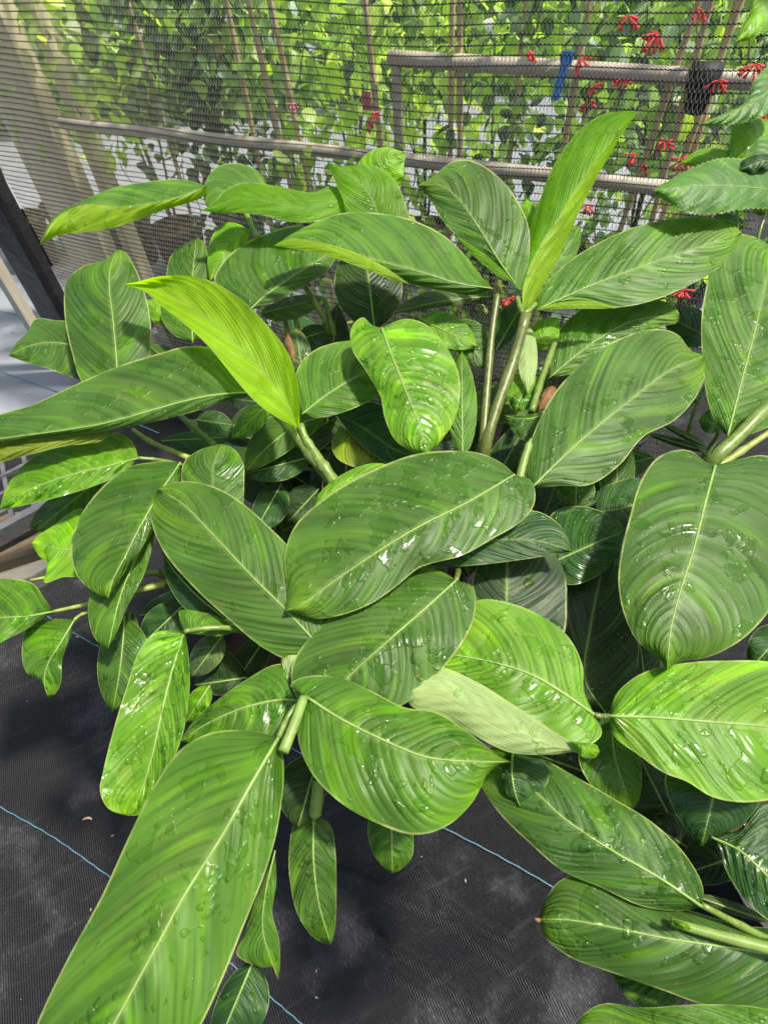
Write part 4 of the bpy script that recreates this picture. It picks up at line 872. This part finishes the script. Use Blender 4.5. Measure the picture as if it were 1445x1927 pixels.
# ------------------------------------------------------------------ toothed-leaf plant, top right
SERR = empty('toothed_leaved_plant', (.75, .95, 0), 'plant with grey-green toothed leaves at the top right corner in front of the net', 'plant')
bl(SERR, [(1460, 358), (1400, 352), (1340, 350), (1280, 352), (1226, 360)], [(1450, 305), (1400, 300), (1350, 300), (1300, 318), (1250, 345)], [(1460, 385), (1400, 392), (1340, 401), (1290, 398), (1250, 375)], .95, .93, 't', wet=0, mat=M_SERR, drops=0, serr=3.2, ribr=.6, fold=.01)
bl(SERR, [(1480, 120), (1440, 175), (1400, 200), (1310, 237)], [(1440, 130), (1415, 160), (1405, 190), (1360, 215)], [(1490, 180), (1440, 215), (1385, 232)], .93, .92, 't', wet=0, mat=M_SERR, drops=0, serr=3, ribr=.6)
bl(SERR, [(1500, -40), (1450, 0), (1420, 40), (1383, 80)], [(1440, -30), (1412, 20), (1396, 50)], [(1500, 20), (1450, 52), (1410, 72)], .93, .92, 'b', wet=0, mat=M_SERR, drops=0, serr=3, ribr=.6)
bl(SERR, [(1460, 232), (1420, 240), (1390, 270), (1368, 300)], [(1420, 222), (1380, 225), (1375, 260)], [(1450, 262), (1420, 290), (1395, 300)], .99, .99, 'b', wet=0, mat=M_SERR, drops=0, serr=3, ribr=.6)
bl(SERR, [(1480, 262), (1440, 290), (1410, 315), (1385, 330)], [(1440, 255), (1415, 275), (1395, 305)], [(1470, 325), (1440, 325), (1405, 328)], .96, .95, 't', wet=0, mat=M_SERR, drops=0, serr=3, ribr=.6)
bl(SERR, [(1400, 300), (1350, 295), (1310, 298), (1280, 308)], [(1370, 285), (1330, 280), (1300, 290)], [(1370, 306), (1330, 310), (1300, 312)], 1.0, 1.0, 'b', wet=0, mat=M_SERR, drops=0, serr=2, ribr=.5)
bl(SERR, [(1470, 300), (1430, 305), (1385, 322)], [(1440, 290), (1400, 300)], [(1440, 318), (1400, 326)], .94, .94, 'd', wet=0, mat=M_SERR, drops=0, serr=2, ribr=.5)
quick(SERR, (1400, 425), (1345, 408), 14, 16, .99, .99, 'm', mat=M_SERR, drops=0, wet=0, serr=2)
quick(SERR, (1420, 400), (1440, 385), 12, 16, .99, .99, 'b', mat=M_SERR, drops=0, wet=0, serr=2)
quick(SERR, (1200, 790), (1150, 780), 4, 14, 1.1, 1.1, 'd', mat=M_SERR, drops=0, wet=0, serr=1)
quick(SERR, (1355, 800), (1315, 790), 26, 20, 1.12, 1.12, 't', mat=M_SERR, drops=0, wet=0, serr=2)
stem(SERR, [(1386, 392, .97), (1386, 445, .99), (1380, 600, 1.05), (1350, 820, 1.2)], (.002, .003), M_STEM)
stem(SERR, [(1440, 400, .98), (1425, 450, .99), (1400, 600, 1.1)], (.002, .003), M_STEM)
stem(SERR, [(1330, 720, 1.12), (1300, 790, 1.15), (1290, 850, 1.2)], (.002, .003), M_STEM)
stem(SERR, [(1250, 800, 1.12), (1300, 830, 1.13), (1340, 870, 1.15)], (.002, .002), M_STEM)
quick(SERR, (1330, 850), (1215, 815), 8, 8, 1.15, 1.14, 'd', drops=0, wet=0)
quick(SERR, (1330, 840), (1240, 795), 7, 7, 1.13, 1.12, 'g', drops=0, wet=0)
m = MB(); a = at(1350, 820, canopy(820) * 1.2); m.tube([a, np.array([.75, .95, 0])], [.004, .006], 6); m.build('stem', M_STEM, SERR)

# ------------------------------------------------------------------ timber bench corner and tray at the left edge
def pboard(name, pts, k, th, mat, label=None, cat=None):
    """board with its top face through four picture points (x, y, k), real thickness"""
    P = [at(x, y, canopy(y) * kk) for x, y, kk in pts]; nn = np.cross(P[1] - P[0], P[3] - P[0]); nn /= np.linalg.norm(nn)
    if nn[2] > 0: nn = -nn
    v = P + [p + nn * th for p in P]; f = [(0, 1, 2, 3), (7, 6, 5, 4), (0, 4, 5, 1), (1, 5, 6, 2), (2, 6, 7, 3), (3, 7, 4, 0)]
    me = mesh(name, v, f, [(0, .2), (1, .2), (1, 0), (0, 0)] * 2); o = link(name, me, mat, None, False)
    b = o.modifiers.new('bevel', 'BEVEL'); b.width = .003; b.segments = 2
    return setp(o, label, cat)
def knot_wood():
    g = NT('knotted_wood'); tc = g.n('ShaderNodeUVMap').outputs[0]; sp = g.n('ShaderNodeSeparateXYZ'); g.l(tc, sp.inputs[0])
    dx = g.math('MULTIPLY', g.math('SUBTRACT', sp.outputs[0], .62), 1.3); dy = g.math('SUBTRACT', sp.outputs[1], .09); dy = g.math('MULTIPLY', dy, 1.6)
    r = g.math('SQRT', g.math('ADD', g.math('MULTIPLY', dx, dx), g.math('MULTIPLY', dy, dy)))
    kn = g.math('SUBTRACT', 1.0, g.ss(r, .035, .055))
    field = g.math('ADD', g.math('MULTIPLY', sp.outputs[1], 30.0), g.math('DIVIDE', .12, g.math('ADD', r, .05)))
    rg = g.noise(g.comb(field, g.math('MULTIPLY', sp.outputs[0], 2.0), 0.0), 1.4, 4, .6)
    c = g.mix(g.ss(rg, .3, .7), (.085, .062, .036), (.17, .135, .085)); c = g.mix(kn, c, (.05, .02, .01))
    return g.done(g.princ(c, .7, .3, 0, g.bump(rg, .4, .001)))
beam = pboard('timber_beam', [(-160, 1110, 1.45), (150, 1010, 1.45), (250, 930, 1.5), (-120, 985, 1.5)], 1, .05, knot_wood(), 'weathered timber beam with a round knot at the left edge', 'beam')
pboard('timber_beam', [(-160, 1155, 1.49), (60, 1085, 1.49), (175, 1010, 1.49), (-160, 1085, 1.49)], 1, .04, M_WOOD, 'lower timber board under the knotted beam at the left edge', 'beam')
TR = empty('nursery_tray', at(20, 960, canopy(960) * 1.4), 'open lattice plastic tray shining grey at the left edge above the knotted beam', 'tray')
def trayP(u, v, dz=0):      # u along the front rim, v away
    a = at(-60, 1040, canopy(1040) * 1.41); b = at(150, 925, canopy(925) * 1.43); c = at(-80, 880, canopy(880) * 1.42)
    return a + (b - a) * u + (c - a) * v + np.array([0, 0, dz])
M_TRAY = simple('grey_tray_plastic', (.10, .10, .105), .22, .8, 60, .3, .0004)
def bar(a, b, w=.007, h=.006):
    a = np.array(a); b = np.array(b); d = b - a; s = np.cross(d, [0, 0, 1]); s /= np.linalg.norm(s); m = MB()
    m.box((a + b) / 2, d / 2, s * w / 2, [0, 0, h / 2]); m.build('tray_bar', M_TRAY, TR, False)
bar(trayP(0, 0), trayP(1, 0), .016, .03); bar(trayP(0, 1), trayP(1, 1), .012, .03)
for u in np.linspace(0, 1, 6): bar(trayP(u, 0, .002), trayP(u, 1, .002))
for v_ in np.linspace(.2, .8, 4): bar(trayP(0, v_, .004), trayP(1, v_, .004))

# litter on the cloth
for (x, y, s, lab, mt) in ((165, 1545, .007, 'curled dry leaf scrap beside the blue marker line', M_TAN), (52, 742, .006, 'small tan pebble on the pale cloth by the left leaves', M_TAN), (25, 628, .005, 'dark crumb of bark on the pale cloth', M_SOIL)):
    P = on_ground(x, y, .012); m = MB()
    pts = [P + np.array([s * 1.8 * math.cos(a), s * .9 * math.sin(a), 0.002 + s * .3 * math.sin(a)]) for a in np.linspace(.2, 2.9, 7)]
    m.tube(pts, [s * q for q in (.1, .3, .42, .45, .4, .3, .08)], 7, flat=.5); setp(m.build('scrap', mt), lab, 'litter')
rl = np.random.RandomState(3); n = 90
PX = np.stack([rl.uniform(-1.2, 1.0, n), rl.uniform(-.4, 1.6, n), np.full(n, .008)], -1)
V = []; Q = []
for p in PX:
    s = rl.uniform(.0008, .003); a = rl.rand() * 6.28; u = np.array([math.cos(a), math.sin(a), 0]) * s * 1.6; w_ = np.array([-math.sin(a), math.cos(a), 0]) * s * .6; b = len(V)
    V += [p + u, p + w_, p - u, p - w_, p + [0, 0, s * .6]]; Q += [(b, b + 1, b + 4), (b + 1, b + 2, b + 4), (b + 2, b + 3, b + 4), (b + 3, b, b + 4)]
o = link('crumbs', mesh('crumbs', V, Q), M_TAN, None, False); setp(o, 'scattered crumbs of bark and soil on the cloth', kind='stuff')
